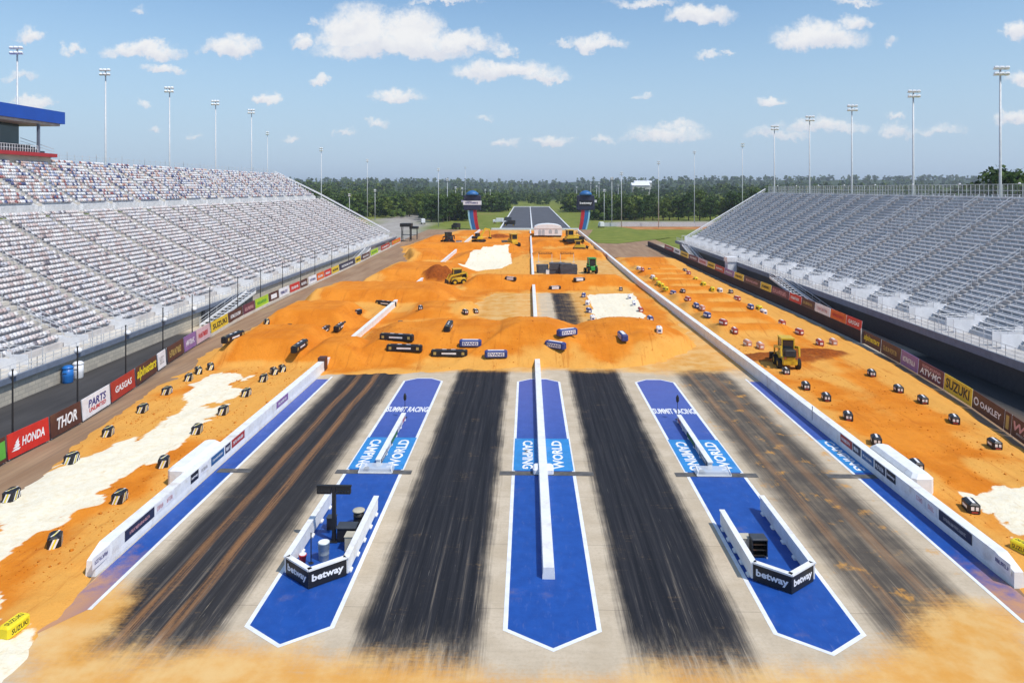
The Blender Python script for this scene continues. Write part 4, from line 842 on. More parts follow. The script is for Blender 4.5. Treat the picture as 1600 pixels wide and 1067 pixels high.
def board(line, pa, pb, m, side, z0, h, label, parts, name='advertising_board'):
    """parts: list of (text or None for unreadable, colour, width share, height share, u, v, shear, seed)"""
    a = at_px(line, pa); b_ = at_px(line, pb); mid = (a+b_)/2; d = (b_-a).normalized(); L = (b_-a).length-.06
    nrm = Vector((0,0,1)).cross(d); nrm = nrm if nrm.x*side > 0 else -nrm          # towards the strip
    t = thing(name, label, 'advertising board', (mid.x,mid.y,z0))
    xd = Vector((0,0,1)).cross(nrm)                                                # reading direction seen from the strip
    lean = nrm*(-.12)
    o = MB(); q = xd*(L/2); zz = Vector((0,0,h))
    vs = [-q, q, q+zz+lean, -q+zz+lean]; bk = [v-nrm*.06 for v in vs]
    o.raw(vs+bk, [(0,1,2,3),(7,6,5,4),(0,4,5,1),(1,5,6,2),(2,6,7,3),(3,7,4,0)]); p = o.build('panel', m, t)
    for i in range(2): f = MB(); e = xd*(L/2-.2)*(1 if i else -1)-nrm*.1; f.bar(e+Vector((0,0,-z0 if z0 < 1 else -.2)), e+zz*.95+lean-nrm*.06, .06, .06); f.build('stand_post', 'galvanised', t)
    up = (zz+lean).normalized()
    for (tx, tm, ws, hs, u, v, sh, sd) in parts:
        org = xd*(u*L/2)+up*(h*(.5+v*.5))+xd.cross(up)*.015
        if tx == 'WING':
            w_ = MB(); hw = h*hs
            for i in range(4): w_.raw([(-.5*hw+i*.13*hw,-.45*hw+i*.18*hw,0),(.22*hw,-.5*hw+i*.2*hw,0),(.42*hw-i*.06*hw,-.36*hw+i*.24*hw,0),(-.1*hw+i*.14*hw,-.3*hw+i*.25*hw,0)], [(0,1,2,3)])
            put_mesh(w_.mesh('emblem', tm), 'emblem', p, org, xd, up)
        elif tx == 'RING':
            w_ = MB(); R = h*hs*.5; n = 20; vs = [(R*1.35*math.cos(i*2*math.pi/n),R*math.sin(i*2*math.pi/n),0) for i in range(n)]+[(R*.85*math.cos(i*2*math.pi/n),R*.62*math.sin(i*2*math.pi/n),0) for i in range(n)]
            w_.raw(vs, [(i,(i+1)%n,n+(i+1)%n,n+i) for i in range(n)]); put_mesh(w_.mesh('emblem', tm), 'emblem', p, org, xd, up)
        elif tx == 'BAR':
            w_ = MB(); w_.raw([(-L*ws/2,-h*hs/2,0),(L*ws/2,-h*hs/2,0),(L*ws/2,h*hs/2,0),(-L*ws/2,h*hs/2,0)], [(0,1,2,3)]); put_mesh(w_.mesh('printed_bar', tm), 'printed_bar', p, org, xd, up)
        elif tx: put_text(tx, L*ws, h*hs, tm, p, org, xd, up, .03, sh)
        else: put_mesh(scribble(L*ws, h*hs, tm, sd), 'lettering', p, org, xd, up)
    return t
W, K = 'lettering_white', 'lettering_black'
def S(tm, sd, ws=.75, hs=.45): return [(None,tm,ws,hs,0,0,0,sd)]
LB = [(-40,11,'banner_brown','dark board with a green mark at the left photo edge before the red board',[('BAR','lettering_green',.2,.7,.75,0,0,0)]),
 (13,78,'banner_red','red board with white wing emblem and HONDA lettering nearest the camera',[('WING',W,.2,.55,-.62,0,0,0),('HONDA',W,.56,.38,.2,0,.25,0)]),
 (80,128,'banner_brown','black board with white THOR lettering',[('THOR',W,.66,.52,.05,0,.25,0)]),
 (130,173,'banner_white','white board with navy PARTS over red UNLIMITED lettering',[('PARTS','lettering_navy',.66,.36,.05,.25,.2,0),('UNLIMITED','lettering_red',.62,.2,.05,-.4,.2,0)]),
 (175,212,'banner_dark_red','dark red board with white GASGAS lettering beside the white PARTS board',[('GASGAS',W,.7,.34,0,0,.1,0)]),
 (214,246,'banner_brown','black board with large yellow alpinestars script on the left side',[('alpinestars','lettering_yellow',.95,.72,0,.05,.35,0)]),
 (248,260,'banner_white','narrow white board right of the yellow script board',S('lettering_grey',3,.6,.6)),
 (263,288,'banner_brown','brown board with pale script under the third fence post',S('lettering_gold',5,.8,.55)),
 (289,307,'banner_purple','purple board between brown and pink boards',S(W,6)),
 (308,329,'banner_pink','pinkish board with brown script left of the yellow SUZUKI board',S('lettering_red',7)),
 (331,357,'banner_yellow','yellow board with dark SUZUKI lettering on the left side',[('SUZUKI',K,.84,.5,0,0,0,0)]),
 (358,380,'banner_brown','brown board with white lettering right of the yellow left-side SUZUKI board',S(W,9)),
 (381,399,'banner_maroon','maroon board left of the lime green board',S('lettering_pink',10)),
 (400,420,'banner_lime','lime green board with dark script',S('lettering_green',11)),
 (421,436,'banner_brown','black board with white square outline right of the lime board',[('BAR',W,.6,.5,0,0,0,0)]),
 (437,452,'banner_white','white board with purple lettering between black and red boards',S('lettering_navy',12)),
 (454,469,'banner_red','small red board with white lettering midway along the left wall',S(W,13)),
 (470,481,'banner_brown','small black board right of the red midway board',S(W,14)),
 (483,495,'banner_white','white board with blue mark left of the orange board',S('lettering_navy',15)),
 (496,507,'banner_orange','orange board far along the left wall',S(W,16)),
 (508,518,'banner_red','red board touching the far orange board',S(W,17)),
 (519,530,'banner_yellow','yellow and black board far along the left wall',S(K,18)),
 (531,555,'banner_navy','long navy and white board far along the left wall',S(W,19)),
 (556,564,'banner_yellow','tiny yellow board beyond the navy board',S(K,20)),
 (566,578,'banner_brown','tiny black board beyond the yellow one',S(W,21)),
 (580,591,'banner_lime','tiny green board near the far end of the left wall',S('lettering_green',22)),
 (596,609,'banner_dark_red','tiny red board second from the far end of the left wall',S(W,23)),
 (613,626,'banner_orange','tiny orange board at the far end of the left wall',S('lettering_yellow',24))]
for a, b_, m, lab, pr in LB: board(ADL, a, b_, m, 1, .12 if a < 330 else .35, 1.8 if a < 330 else 1.5, lab, pr)
lw = thing('barrier_wall', 'low pale concrete wall below the farther advertising boards on the left', 'barrier')
pts = [at_px(ADL, p) for p in (330,360,400,450,500,560,610,632)]; o = MB()
for a, b_ in zip(pts[:-1], pts[1:]): o.bar(a+Vector((-.25,0,.15)), b_+Vector((-.25,0,.15)), .5, .5)
o.build('wall_body', 'concrete_pale', lw)
RB = [(1579,1640,'banner_brown','dark board with pinkish WPS lettering at the right photo edge',[('WPS','lettering_pink',.6,.45,-.3,.15,.2,0),(None,'lettering_grey',.6,.15,-.1,-.5,0,31)]),
 (1568,1578,'banner_brown','narrow dark board with a gold bar between OAKLEY and the edge board',[('BAR','lettering_gold',.5,.7,0,0,0,0)]),
 (1518,1567,'banner_brown','dark board with white ring and OAKLEY lettering',[('RING',W,.2,.46,-.72,0,0,0),('OAKLEY',W,.66,.34,.2,0,0,0)]),
 (1474,1517,'banner_yellow','yellow board with black SUZUKI lettering on the right side',[('SUZUKI',K,.86,.6,0,.05,0,0)]),
 (1434,1473,'banner_maroon','dark board with white ATV-MC below small pink lettering',[('ROCKY MOUNTAIN','lettering_pink',.72,.2,.06,.5,0,0),('ATV\u00b7MC',W,.84,.42,0,-.2,.15,0)]),
 (1407,1433,'banner_purple','purple board with white lettering left of the ATV-MC board',S(W,33)),
 (1376,1406,'banner_brown','brown board with gold lettering beside the right yellow script board',S('lettering_gold',34)),
 (1348,1375,'banner_brown','black board with yellow alpinestars script on the right side',[('alpinestars','lettering_yellow',.9,.6,0,.05,.35,0)])]
for a, b_, m, lab, pr in RB: board(ADR, a, b_, m, -1, .1, 1.6, lab, pr)
RF = [(1322,1345,'banner_red','red board with white GASGAS lettering at the near end of the brown wall',[('GASGAS',W,.75,.4,0,0,.1,0)]),(1297,1321,'banner_orange','orange-red board with dark mark second on the brown wall',S('lettering_red',36)),(1273,1296,'banner_white','white board with pink lettering on the brown wall',S('lettering_pink',37)),
 (1252,1272,'banner_brown','brown board between white and red boards on the right',S('lettering_gold',38)),(1233,1251,'banner_red','red board with white lettering midway along the brown wall',S(W,39)),(1205,1232,'banner_maroon','long maroon board with pink strokes on the brown wall',S('lettering_pink',40,.85,.7)),
 (1188,1204,'banner_yellow','yellow board right of a long brown board on the right wall',S(K,41)),(1162,1187,'banner_brown','long brown board between two yellow boards on the right',S('lettering_pink',42)),(1147,1161,'banner_yellow','yellow board left of the long brown board on the right wall',S(K,43)),
 (1132,1146,'banner_purple','small purple board far along the right wall',S(W,44)),(1117,1131,'banner_dark_red','small dark red board far along the right wall',S(W,45)),(1105,1116,'banner_yellow','small yellow board far along the right wall',S(K,46)),
 (1091,1104,'banner_pink','small pink board far along the right wall',S('lettering_red',47)),(1076,1090,'banner_maroon','small maroon board right of the pink one far along the wall',S(W,48)),(1063,1075,'banner_yellow','tiny yellow board near the far end of the right wall',S(K,49)),
 (1053,1062,'banner_white','tiny white board near the far end of the right wall',S(K,50)),(1038,1052,'banner_dark_red','tiny dark red board at the far end of the right wall',S(W,51))]
for a, b_, m, lab, pr in RF: board(ADR, a, b_, m, -1, 1.55, 1.25, lab, pr)
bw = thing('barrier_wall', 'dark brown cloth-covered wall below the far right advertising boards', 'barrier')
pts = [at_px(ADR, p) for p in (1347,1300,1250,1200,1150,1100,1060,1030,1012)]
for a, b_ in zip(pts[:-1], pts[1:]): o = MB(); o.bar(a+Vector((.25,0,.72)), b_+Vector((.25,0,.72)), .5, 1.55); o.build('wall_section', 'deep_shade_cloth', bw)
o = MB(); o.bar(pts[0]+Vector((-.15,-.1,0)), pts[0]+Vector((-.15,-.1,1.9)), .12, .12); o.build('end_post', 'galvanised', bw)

# ------------------------------------------------------------------ fence posts, bins beside the left road
for i, px in enumerate((31,131,205,262,307,334,377,412,446,474,496,522,548)):
    p = at_px(ADL, px); t = thing('fence_post', f'tall thin black post, {ORD[i]} from camera behind the left boards', 'post', (p.x-.55,p.y,0), 0, 'black posts behind the left boards')
    o = MB(); o.tube((0,0,0),(0,0,6.4),.075,.055,8); o.build('shaft', 'black_paint', t); o = MB(); o.box(-.15,.15,-.15,.15,0,.05); o.build('base_plate', 'black_paint', t); o = MB(); o.lathe([(.08,6.4),(.08,6.5)], 8); o.build('cap', 'steel_dark', t)
o = MB(); o.lathe([(.16,0),(.34,.08),(.4,.28),(.3,.46),(.1,.54)], 12); ws = o.mesh('edge_lamp', 'white_sheet', True)
for px in (20,122,199,256,303): link('edge_lamp', ws, LS, (-47.8,Yat(px,-47.8),WZ+.12))
def bin_(px, py, m, label, h=1.75, r=.52):
    x, y = g(px, py); t = thing('storage_drum', label, 'drum', (x,y,-.05)); o = MB(); o.lathe([(r*.85,0),(r*.95,.1),(r,h*.4),(r*1.04,h*.45),(r,h*.5),(r*.98,h*.85)], 14); o.build('body', m, t, True)
    o = MB(); o.lathe([(r*1.06,h*.851),(r*1.06,h*.9),(r*.7,h),(r*.2,h*1.03)], 14); o.build('lid', m, t, True); o = MB(); o.tube((-r*.4,-r*.99,h*.6),(r*.4,-r*.99,h*.6),.03,n=6); o.build('handle', 'steel_dark', t)
bin_(106,597,'bin_blue','blue drum standing by the block wall near the first fence posts'); bin_(122,590,'white_sheet','white drum beside the nearer blue drum by the block wall')
bin_(267,513,'bin_blue','farther blue drum by the left walkway wall',1.6); bin_(275,511,'white_sheet','white drum right of the farther blue drum',1.6)

# ------------------------------------------------------------------ floodlight poles
lamp = MB(); lamp.cbox(-.34,.34,-.3,.3,-.2,.22,.1); lamp = lamp.mesh('lamp', 'white_sheet')
def flood(x, y, z0, z1, label, n=3, rows=2, group=None, box=True):
    t = thing('floodlight_pole', label, 'light pole', (x,y,z0), 0, group); H = z1-z0; s = -1 if x > 0 else 1
    k_ = 1.0 if y < 300 else .85
    o = MB(); o.tube((0,0,0),(0,0,H),.28*k_,.14*k_,8); o.build('pole', 'galvanised', t, True)
    for r in range(rows):
        z = H-.5-r*.95; o = MB(); o.bar((-1.15*k_,0,z),(1.15*k_,0,z),.1,.1); arm = o.build('crossarm', 'galvanised', t)
        for i in range(n):
            l = link('lamp', lamp, t, ((i-(n-1)/2)*.85*k_,-.35,z+.2)); l.scale = (1.05*k_,1.05,1.05*k_); l.rotation_euler = (math.radians(-28),0,math.radians(25*s))
    if box: o = MB(); o.box(.2,.75,-.3,.3,H*.5,H*.5+1.2) if False else o.box(-.45,.45,-.5,-.2,1.0 if z0 > 10 else 3.0,2.8 if z0 > 10 else 4.8); o.build('control_box', 'white_sheet', t)
    return t
def top_z(px, py, x, y): c, s = math.cos(YAW), math.sin(YAW); return CAM_H+(HY-py)*(y*c-x*s)/FPX
for i, (px, py) in enumerate(((27,73),(165,108),(265,136),(337,157),(393,171))):
    x = -94.6; y = Yat(px, x); flood(x, y, 0, top_z(px,py,x,y), f'tall floodlight pole, {ORD[i]} from camera behind the left grandstand', group='floodlights behind the left grandstand')
for i, (px, py) in enumerate(((1563,104),(1427,141),(1331,164),(1265,181),(1210,196))):
    x = 76.6; y = Yat(px, x); flood(x, y, 0, top_z(px,py,x,y), f'tall floodlight pole, {ORD[i]} from the right photo edge above the bleachers', group='floodlights behind the right grandstand')
def flood_at(px, pyt, Y, label, n=2, rows=2):
    t_ = (px-HX)/FPX; c, s = math.cos(YAW), math.sin(YAW); x = Y*(t_*c-s)/(c+t_*s); z0 = max(float(terrain_z(np.array(x), np.array(Y))), -.2)
    flood(x, Y, z0, top_z(px,pyt,x,Y), label, n, rows, 'distant floodlights', False)
for i, (px, py, Y) in enumerate(((418,206,330),(502,231,300),(574,249,430),(586,296,425),(546,303,420),(685,263,372),(699,279,430),(712,292,500),(722,293,505),(727,261,640),(758,296,640),(766,297,650),
        (901,292,640),(923,285,620),(932,290,560),(936,285,540),(944,296,420),(956,277,395),(966,288,600),(971,269,368),(1029,252,366),(1085,236,400),(1160,224,310))):
    flood_at(px, py, Y, f'distant floodlight pole beyond the grandstands, {ORD[i]} from the left')
# ------------------------------------------------------------------ foam track blocks
def block_meshes():
    B = {}
    def body(w_, l, h, m): o = MB(); o.cbox(-w_/2,w_/2,-l/2,l/2,0,h,.13); return o.mesh('block', m)
    def faces(w_, l, h, m, lst):
        """flat prints: (face, u0, u1, v0, v1) on 'e' near end, 's+' / 's-' sides, 't' top; 'x' draws a diagonal"""
        o = MB(); e = .006
        for (fc, u0, u1, v0, v1) in lst:
            if fc == 'e': q = [(u0*w_/2,-l/2-e,v0*h),(u1*w_/2,-l/2-e,v0*h),(u1*w_/2,-l/2-e,v1*h),(u0*w_/2,-l/2-e,v1*h)]
            elif fc == 't': q = [(u0*w_/2,v0*l/2,h+e),(u1*w_/2,v0*l/2,h+e),(u1*w_/2,v1*l/2,h+e),(u0*w_/2,v1*l/2,h+e)]
            elif fc[0] == 's': s = 1 if fc[1] == '+' else -1; q = [(s*(w_/2+e),u0*l/2,v0*h),(s*(w_/2+e),u1*l/2,v0*h),(s*(w_/2+e),u1*l/2,v1*h),(s*(w_/2+e),u0*l/2,v1*h)]
            elif fc == 'xe': t_ = .12; q = [(u0*w_/2,-l/2-e,v0*h),(u0*w_/2+t_,-l/2-e,v0*h),(u1*w_/2+t_*.5,-l/2-e,v1*h),(u1*w_/2-t_*.5,-l/2-e,v1*h)]
            elif fc == 'xt': t_ = .12; q = [(u0*w_/2,v0*l/2,h+e),(u0*w_/2+t_,v0*l/2,h+e),(u1*w_/2+t_*.5,v1*l/2,h+e),(u1*w_/2-t_*.5,v1*l/2,h+e)]
            else: s = 1 if fc[1] == '+' else -1; t_ = .12; q = [(s*(w_/2+e),u0*l/2,v0*h),(s*(w_/2+e),u0*l/2+t_,v0*h),(s*(w_/2+e),u1*l/2+t_*.5,v1*h),(s*(w_/2+e),u1*l/2-t_*.5,v1*h)]
            o.raw(q, [(0,1,2,3)])
        return o.mesh('printed_graphic', m)
    star = [('xe',-.75,.05,.1,.84),('xe',-.2,.62,.1,.84),('xt',-.6,.2,-.7,.1),('xt',-.1,.55,-.2,.75),('x+',-.75,-.1,.12,.84),('x+',-.2,.45,.12,.84),('x+',.35,.75,.12,.6),('x-',.7,.05,.12,.84),('x-',.15,-.5,.12,.84)]
    B['star'] = [body(.8,1.25,.86,'black_vinyl'), faces(.8,1.25,.86,'foam_white',star), faces(.8,1.25,.86,'foam_yellow',[('x+',-.5,.15,.12,.84),('xe',-.5,.3,.1,.84),('xt',-.35,.4,-.6,.5),('x-',.4,-.25,.12,.84)])]
    B['dark'] = [body(.85,1.35,.82,'black_vinyl'), faces(.85,1.35,.82,'foam_white',[('t',-.18,.28,-.75,.75),('e',-.6,-.1,.4,.72),('e',.15,.6,.4,.72),('s-',-.6,.5,.42,.66)]), faces(.85,1.35,.82,'foam_red',[('e',-.5,.5,.16,.3)])]
    for nm, c, c2 in (('red','foam_red','foam_white'),('salmon','foam_salmon','foam_white'),('yellow','foam_yellow','lettering_black'),('white','foam_white','foam_blue'),('blue','foam_blue','foam_white')):
        B[nm] = [body(.7,1.35,.78,c), faces(.7,1.35,.78,c2,[('t',-.35,.35,-.75,.75) if c2 == 'foam_white' else ('t',-.12,.12,-.7,.7),('e',-.5,.5,.3,.6),('s-',-.7,.7,.3,.62),('s+',-.7,.7,.3,.62)])]
    B['roll'] = [body(.75,4.2,.8,'black_vinyl'), faces(.75,4.2,.8,'lettering_gold',[('s-',-.85,-.7,.3,.7),('s-',.7,.85,.3,.7),('s+',-.85,-.7,.3,.7),('s+',.7,.85,.3,.7),('t',-.4,.4,-.9,-.78),('t',-.4,.4,.78,.9)]), faces(.75,4.2,.8,'foam_white',[('s-',-.4,.4,.38,.62),('s+',-.4,.4,.38,.62),('t',-.25,.25,-.35,-.1),('t',-.25,.25,.15,.4)])]
    B['evans'] = [body(.8,2.6,.8,'foam_blue'), faces(.8,2.6,.8,'foam_white',[('s-',-.72,.72,.22,.78),('s+',-.72,.72,.22,.78),('t',-.5,.5,-.72,.72)])]
    B['whiteroll'] = [body(.7,2.4,.7,'black_vinyl'), faces(.7,2.4,.7,'foam_white',[('s-',-.6,.6,.15,.85),('s+',-.6,.6,.15,.85),('t',-.7,.7,-.6,.6)])]
    return B
BL = block_meshes()
NAMES = {0:'block_body'}
def place_block(kind, px, py, label, group, rz=0.0, cat='track block', lift=0.0):
    x, y, z = on_dirt(px, py)
    t = thing('track_block', label, cat, (x,y,z-.05+lift), rz, group)
    t.scale = (.84,.84,.84) if kind in ('star','dark') else (1,1,1)
    for i, me in enumerate(BL[kind]): link('block_body' if i == 0 else 'printed_graphic', me, t)
    if kind == 'evans':
        put_text('EVANS', 1.7, .34, 'lettering_navy', t, (-.412,0,.4), (0,-1,0), (0,0,1), .02); put_text('EVANS', 1.7, .34, 'lettering_navy', t, (.412,0,.4), (0,1,0), (0,0,1), .02)
    return t
R90 = math.radians(90); rr = random.Random(4)
def series(kind, pts, lab, group, jit=.25, rz=0.0):
    for i, p in enumerate(pts):
        k_ = p[2] if len(p) > 2 and isinstance(p[2], str) else kind; r = p[3] if len(p) > 3 else rz
        place_block(k_, p[0], p[1], lab.format(ORD[i]), group, r+rr.uniform(-jit,jit))
series('star', [(18,780),(112,722),(169,680),(223,643),(261,615),(295,594),(310,583),(329,577)], "black zigzag-striped block, {} from camera on the left lane's outer edge", 'star blocks on the outer edge of the left lane', .35, .3)
series('star', [(86,852),(187,783),(256,728),(308,676),(349,646),(385,618),(412,595),(428,584),(441,580)], 'black zigzag-striped block, {} from camera on the wall side of the left sand', 'star blocks on the wall side of the left sand', .35, .3)
series('dark', [(1517,797),(1432,733),(1369,693),(1325,655),(1291,625),(1259,607),(1228,584)], 'dark block with white top stripe, {} from camera beside the right wall', 'dark blocks beside the right wall', .12, -.25)
series('dark', [(1554,699),(1491,660),(1442,629),(1404,612),(1362,587)], "dark white-striped block, {} from camera on the right lane's tan side", 'dark blocks on the tan side of the right lane', .12, -.25)
INR = [(1188,544,'salmon'),(1168,540,'salmon'),(1148,520,'red'),(1130,508,'red'),(1105,495,'blue'),(1097,484,'salmon'),(1088,480,'blue'),(1075,470,'red'),(1067,457,'dark'),(1052,460,'blue'),(1040,453,'yellow'),(1034,448,'yellow'),(1029,443,'yellow'),(1024,439,'yellow'),(1020,434,'white'),(1015,424,'dark'),(1004,424,'red'),(998,421,'white')]
OUTR = [(1302,538,'salmon'),(1281,539,'red'),(1249,522,'red'),(1222,508,'red'),(1193,491,'white'),(1186,484,'yellow'),(1173,482,'blue'),(1152,469,'red'),(1142,458,'dark'),(1125,456,'white'),(1113,454,'yellow'),(1099,446,'yellow'),(1087,438,'yellow'),(1076,432,'red'),(1070,424,'dark')]
CN = {'salmon':'salmon','red':'red','blue':'blue','dark':'black','yellow':'yellow','white':'white'}
for nm, L, where in (('in',INR,'in the inner row of the right lane'),('out',OUTR,'in the outer row of the right lane')):
    for i, (px, py, kd) in enumerate(L): place_block(kd, px, py, f'{CN[kd]} foam block, {ORD[i]} from the loader {where}', 'foam blocks '+where, rr.uniform(-.1,.35))
SC = [(928,513,'white'),(926,500,'white'),(920,488,'blue'),(918,476,'white'),(912,464,'blue')]; SD = [(1030,519,'white'),(1016,501,'blue'),(1001,487,'red'),(991,477,'white'),(984,467,'white'),(970,454,'dark')]
for L, where in ((SC,'left of the central sand box'),(SD,'right of the central sand box')):
    for i, (px, py, kd) in enumerate(L): place_block(kd, px, py, f'small {CN[kd]} block, {ORD[i]} from camera {where}', 'small blocks '+where, rr.uniform(-.2,.2))
for px, py, rz, lab in ((735,541,R90,'blue EVANS block lying left of the centre wall, the farther of two'),(775,558,R90+.05,'blue EVANS block lying left of the centre wall, the nearer of two'),(868,540,R90-.6,'blue EVANS block tilted across the bank right of the centre wall'),
                    (886,526,R90+.5,'blue EVANS block just behind the tilted one right of the centre wall'),(973,530,.55-R90*.3,'blue EVANS block standing alone below the central sand box')): place_block('evans', px, py, lab, 'blue lettered blocks on the bank', rz, lift=.05)
for px, py, rz, lab in ((632,548,R90-.08,'long black block with gold ends, the left of two on the front bank'),(702,556,R90-.03,'long black block with gold ends, the right of two on the front bank'),(364,545,-.1,'long black block down the left side of the first left jump'),(468,545,.0,'long black block down the right side of the first left jump'),
                    (446,500,-.05,'long black block on the left side of the second left jump'),(506,520,0,'long black block on the right side of the second left jump'),(531,500,0,'long black block on the third left jump'),(603,477,R90-.5,'long black block above the buried white wall'),(620,531,R90-.2,'black block against the foot of the buried white wall'),
                    (622,513,0,'black block beside the buried white wall on its right'),(701,514,0,'black block on the slope left of the sandy clearing')): place_block('roll', px, py, lab, 'long black blocks on the left jumps', rz)
for px, py, kd, lab in ((494,484,'dark','small dark block alone beyond the second left jump'),(560,490,'dark','small dark block between the left jumps'),(657,484,'dark','dark block on the plateau right of the buried wall'),(743,489,'dark','tiny dark block left of the sandy clearing, right of a pair'),(727,490,'dark','tiny dark block left of the sandy clearing, left of a pair'),(423,506,'star','zigzag-striped block at the foot of the second left jump'),(417,511,'star','zigzag-striped block just outside the second left jump')): place_block(kd, px, py, lab, 'scattered dark blocks', rr.uniform(-.5,.5))
for px, py, rz, lab in ((798,446,R90-.4,'white block with black ends left of the centre wall, the nearer of two'),(806,439,R90-.4,'white block with black ends left of the centre wall, the farther of two'),(867,449,R90+.3,'white block with black ends below the grey panel stacks'),(905,445,R90+.3,'white block with black ends right of the grey panel stacks'),(684,448,R90,'white block with black ends below the red soil heap')): place_block('whiteroll', px, py, lab, 'white blocks with black ends', rz)
for px, py, rz, lab in ((22,985,-.12,'long yellow block with black SUZUKI lettering at the left photo edge'),(1600,862,.35,'yellow block with dark lettering at the right photo edge')):
    x, y, z = on_dirt(px, py); t = thing('track_block', lab, 'track block', (x,y,z-.04), rz); o = MB(); t.scale = (.68,.68,.68); o.cbox(-.45,.45,-.9,.9,0,.8,.12); o.build('block_body', 'foam_yellow', t)
    put_text('SUZUKI', 1.3, .36, 'lettering_black', t, (0,0,.806), (0,1,0), (-1,0,0), .02); put_text('SUZUKI', 1.3, .34, 'lettering_black', t, (-.456,0,.38), (0,-1,0), (0,0,1), .02); put_text('SUZUKI', 1.3, .34, 'lettering_black', t, (.456,0,.38), (0,1,0), (0,0,1), .02)

# ------------------------------------------------------------------ machines
def wheel(parent, x, y, r, w_, name='wheel'):
    o = MB(); n = 16; prof_ = [(-w_/2,r*.55),(-w_/2,r*.92),(-w_*.36,r),(w_*.36,r),(w_/2,r*.92),(w_/2,r*.55)]
    vs = []; fs = []
    for xx, q in prof_:
        for i in range(n): a = 2*math.pi*i/n; vs.append((x+xx,y+q*math.cos(a),r+q*math.sin(a)))
    for l in range(5):
        for i in range(n): j=(i+1)%n; fs.append((l*n+i,l*n+j,l*n+n+j,l*n+n+i))
    o.raw(vs, fs); w0 = o.build(name, 'tyre', parent); h = MB(); h.tube((x-w_*.42,y,r),(x+w_*.42,y,r),r*.56,n=14); h.build('rim', 'machine_yellow', w0)
def skid_loader(x, y, z, rz, label, k_=1.0, body='machine_yellow'):
    """faces +y locally; rear towards -y"""
    t = thing('skid_loader', label, 'loader', (x,y,z), rz); t.scale = (k_,k_,k_)
    o = MB(); o.cbox(-.62,.62,-1.3,1.2,.42,1.15,.1); o.build('chassis', body, t)
    o = MB(); o.cbox(-.5,.5,-1.42,-.5,1.151,1.75,.1); eng = o.build('engine_cover', 'machine_dark', t)
    o = MB()
    for i in range(5): o.box(-.42,.42,-1.44,-1.425,1.22+i*.1,1.27+i*.1)
    o.build('grille', 'steel_dark', eng)
    cab = MB(); cab.box(-.52,.52,-.48,.85,1.16,1.4); cab.box(-.56,.56,-.55,.92,2.45,2.58)
    for sx in (-.5,.5):
        for sy in (-.5,.86): cab.bar((sx,sy,1.4),(sx,sy,2.45),.08,.08)
    cb = cab.build('cab', body, t)
    for nm, b_ in (('rear_window',(-.46,.46,-.51,-.49,1.45,2.42)),('windscreen',(-.46,.46,.86,.88,1.45,2.42)),('side_window',(-.51,-.49,-.45,.82,1.45,2.42)),('side_window',(.49,.51,-.45,.82,1.45,2.42))): o = MB(); o.box(*b_); o.build(nm, 'machine_glass', cb)
    for s in (-1,1):
        o = MB(); o.bar((s*.74,-1.35,1.2),(s*.74,-1.2,2.0),.14,.2); o.bar((s*.74,-1.2,1.95),(s*.74,1.3,1.5),.14,.22); o.bar((s*.74,1.25,1.55),(s*.6,1.9,.5),.14,.2); o.build('lift_arm', body, t)
        wheel(t, s*.78, .72, .46, .36); wheel(t, s*.78, -.72, .46, .36)
    o = MB(); o.raw([(-1.05,1.85,.1),(1.05,1.85,.1),(1.05,2.6,.05),(-1.05,2.6,.05),(-1.05,1.8,.8),(1.05,1.8,.8),(1.05,1.95,.85),(-1.05,1.95,.85),(-1.05,2.0,.2),(1.05,2.0,.2)], [(0,1,2,3),(4,5,1,0),(4,7,6,5),(7,8,9,6),(8,3,2,9),(0,3,8,7,4),(1,5,6,9,2)]); o.build('bucket', 'machine_dark', t)
    for s in (-.45,.45): o = MB(); o.cbox(s-.09,s+.09,-1.47,-1.41,1.0,1.12,.02); o.build('tail_light', 'foam_red', t)
    return t
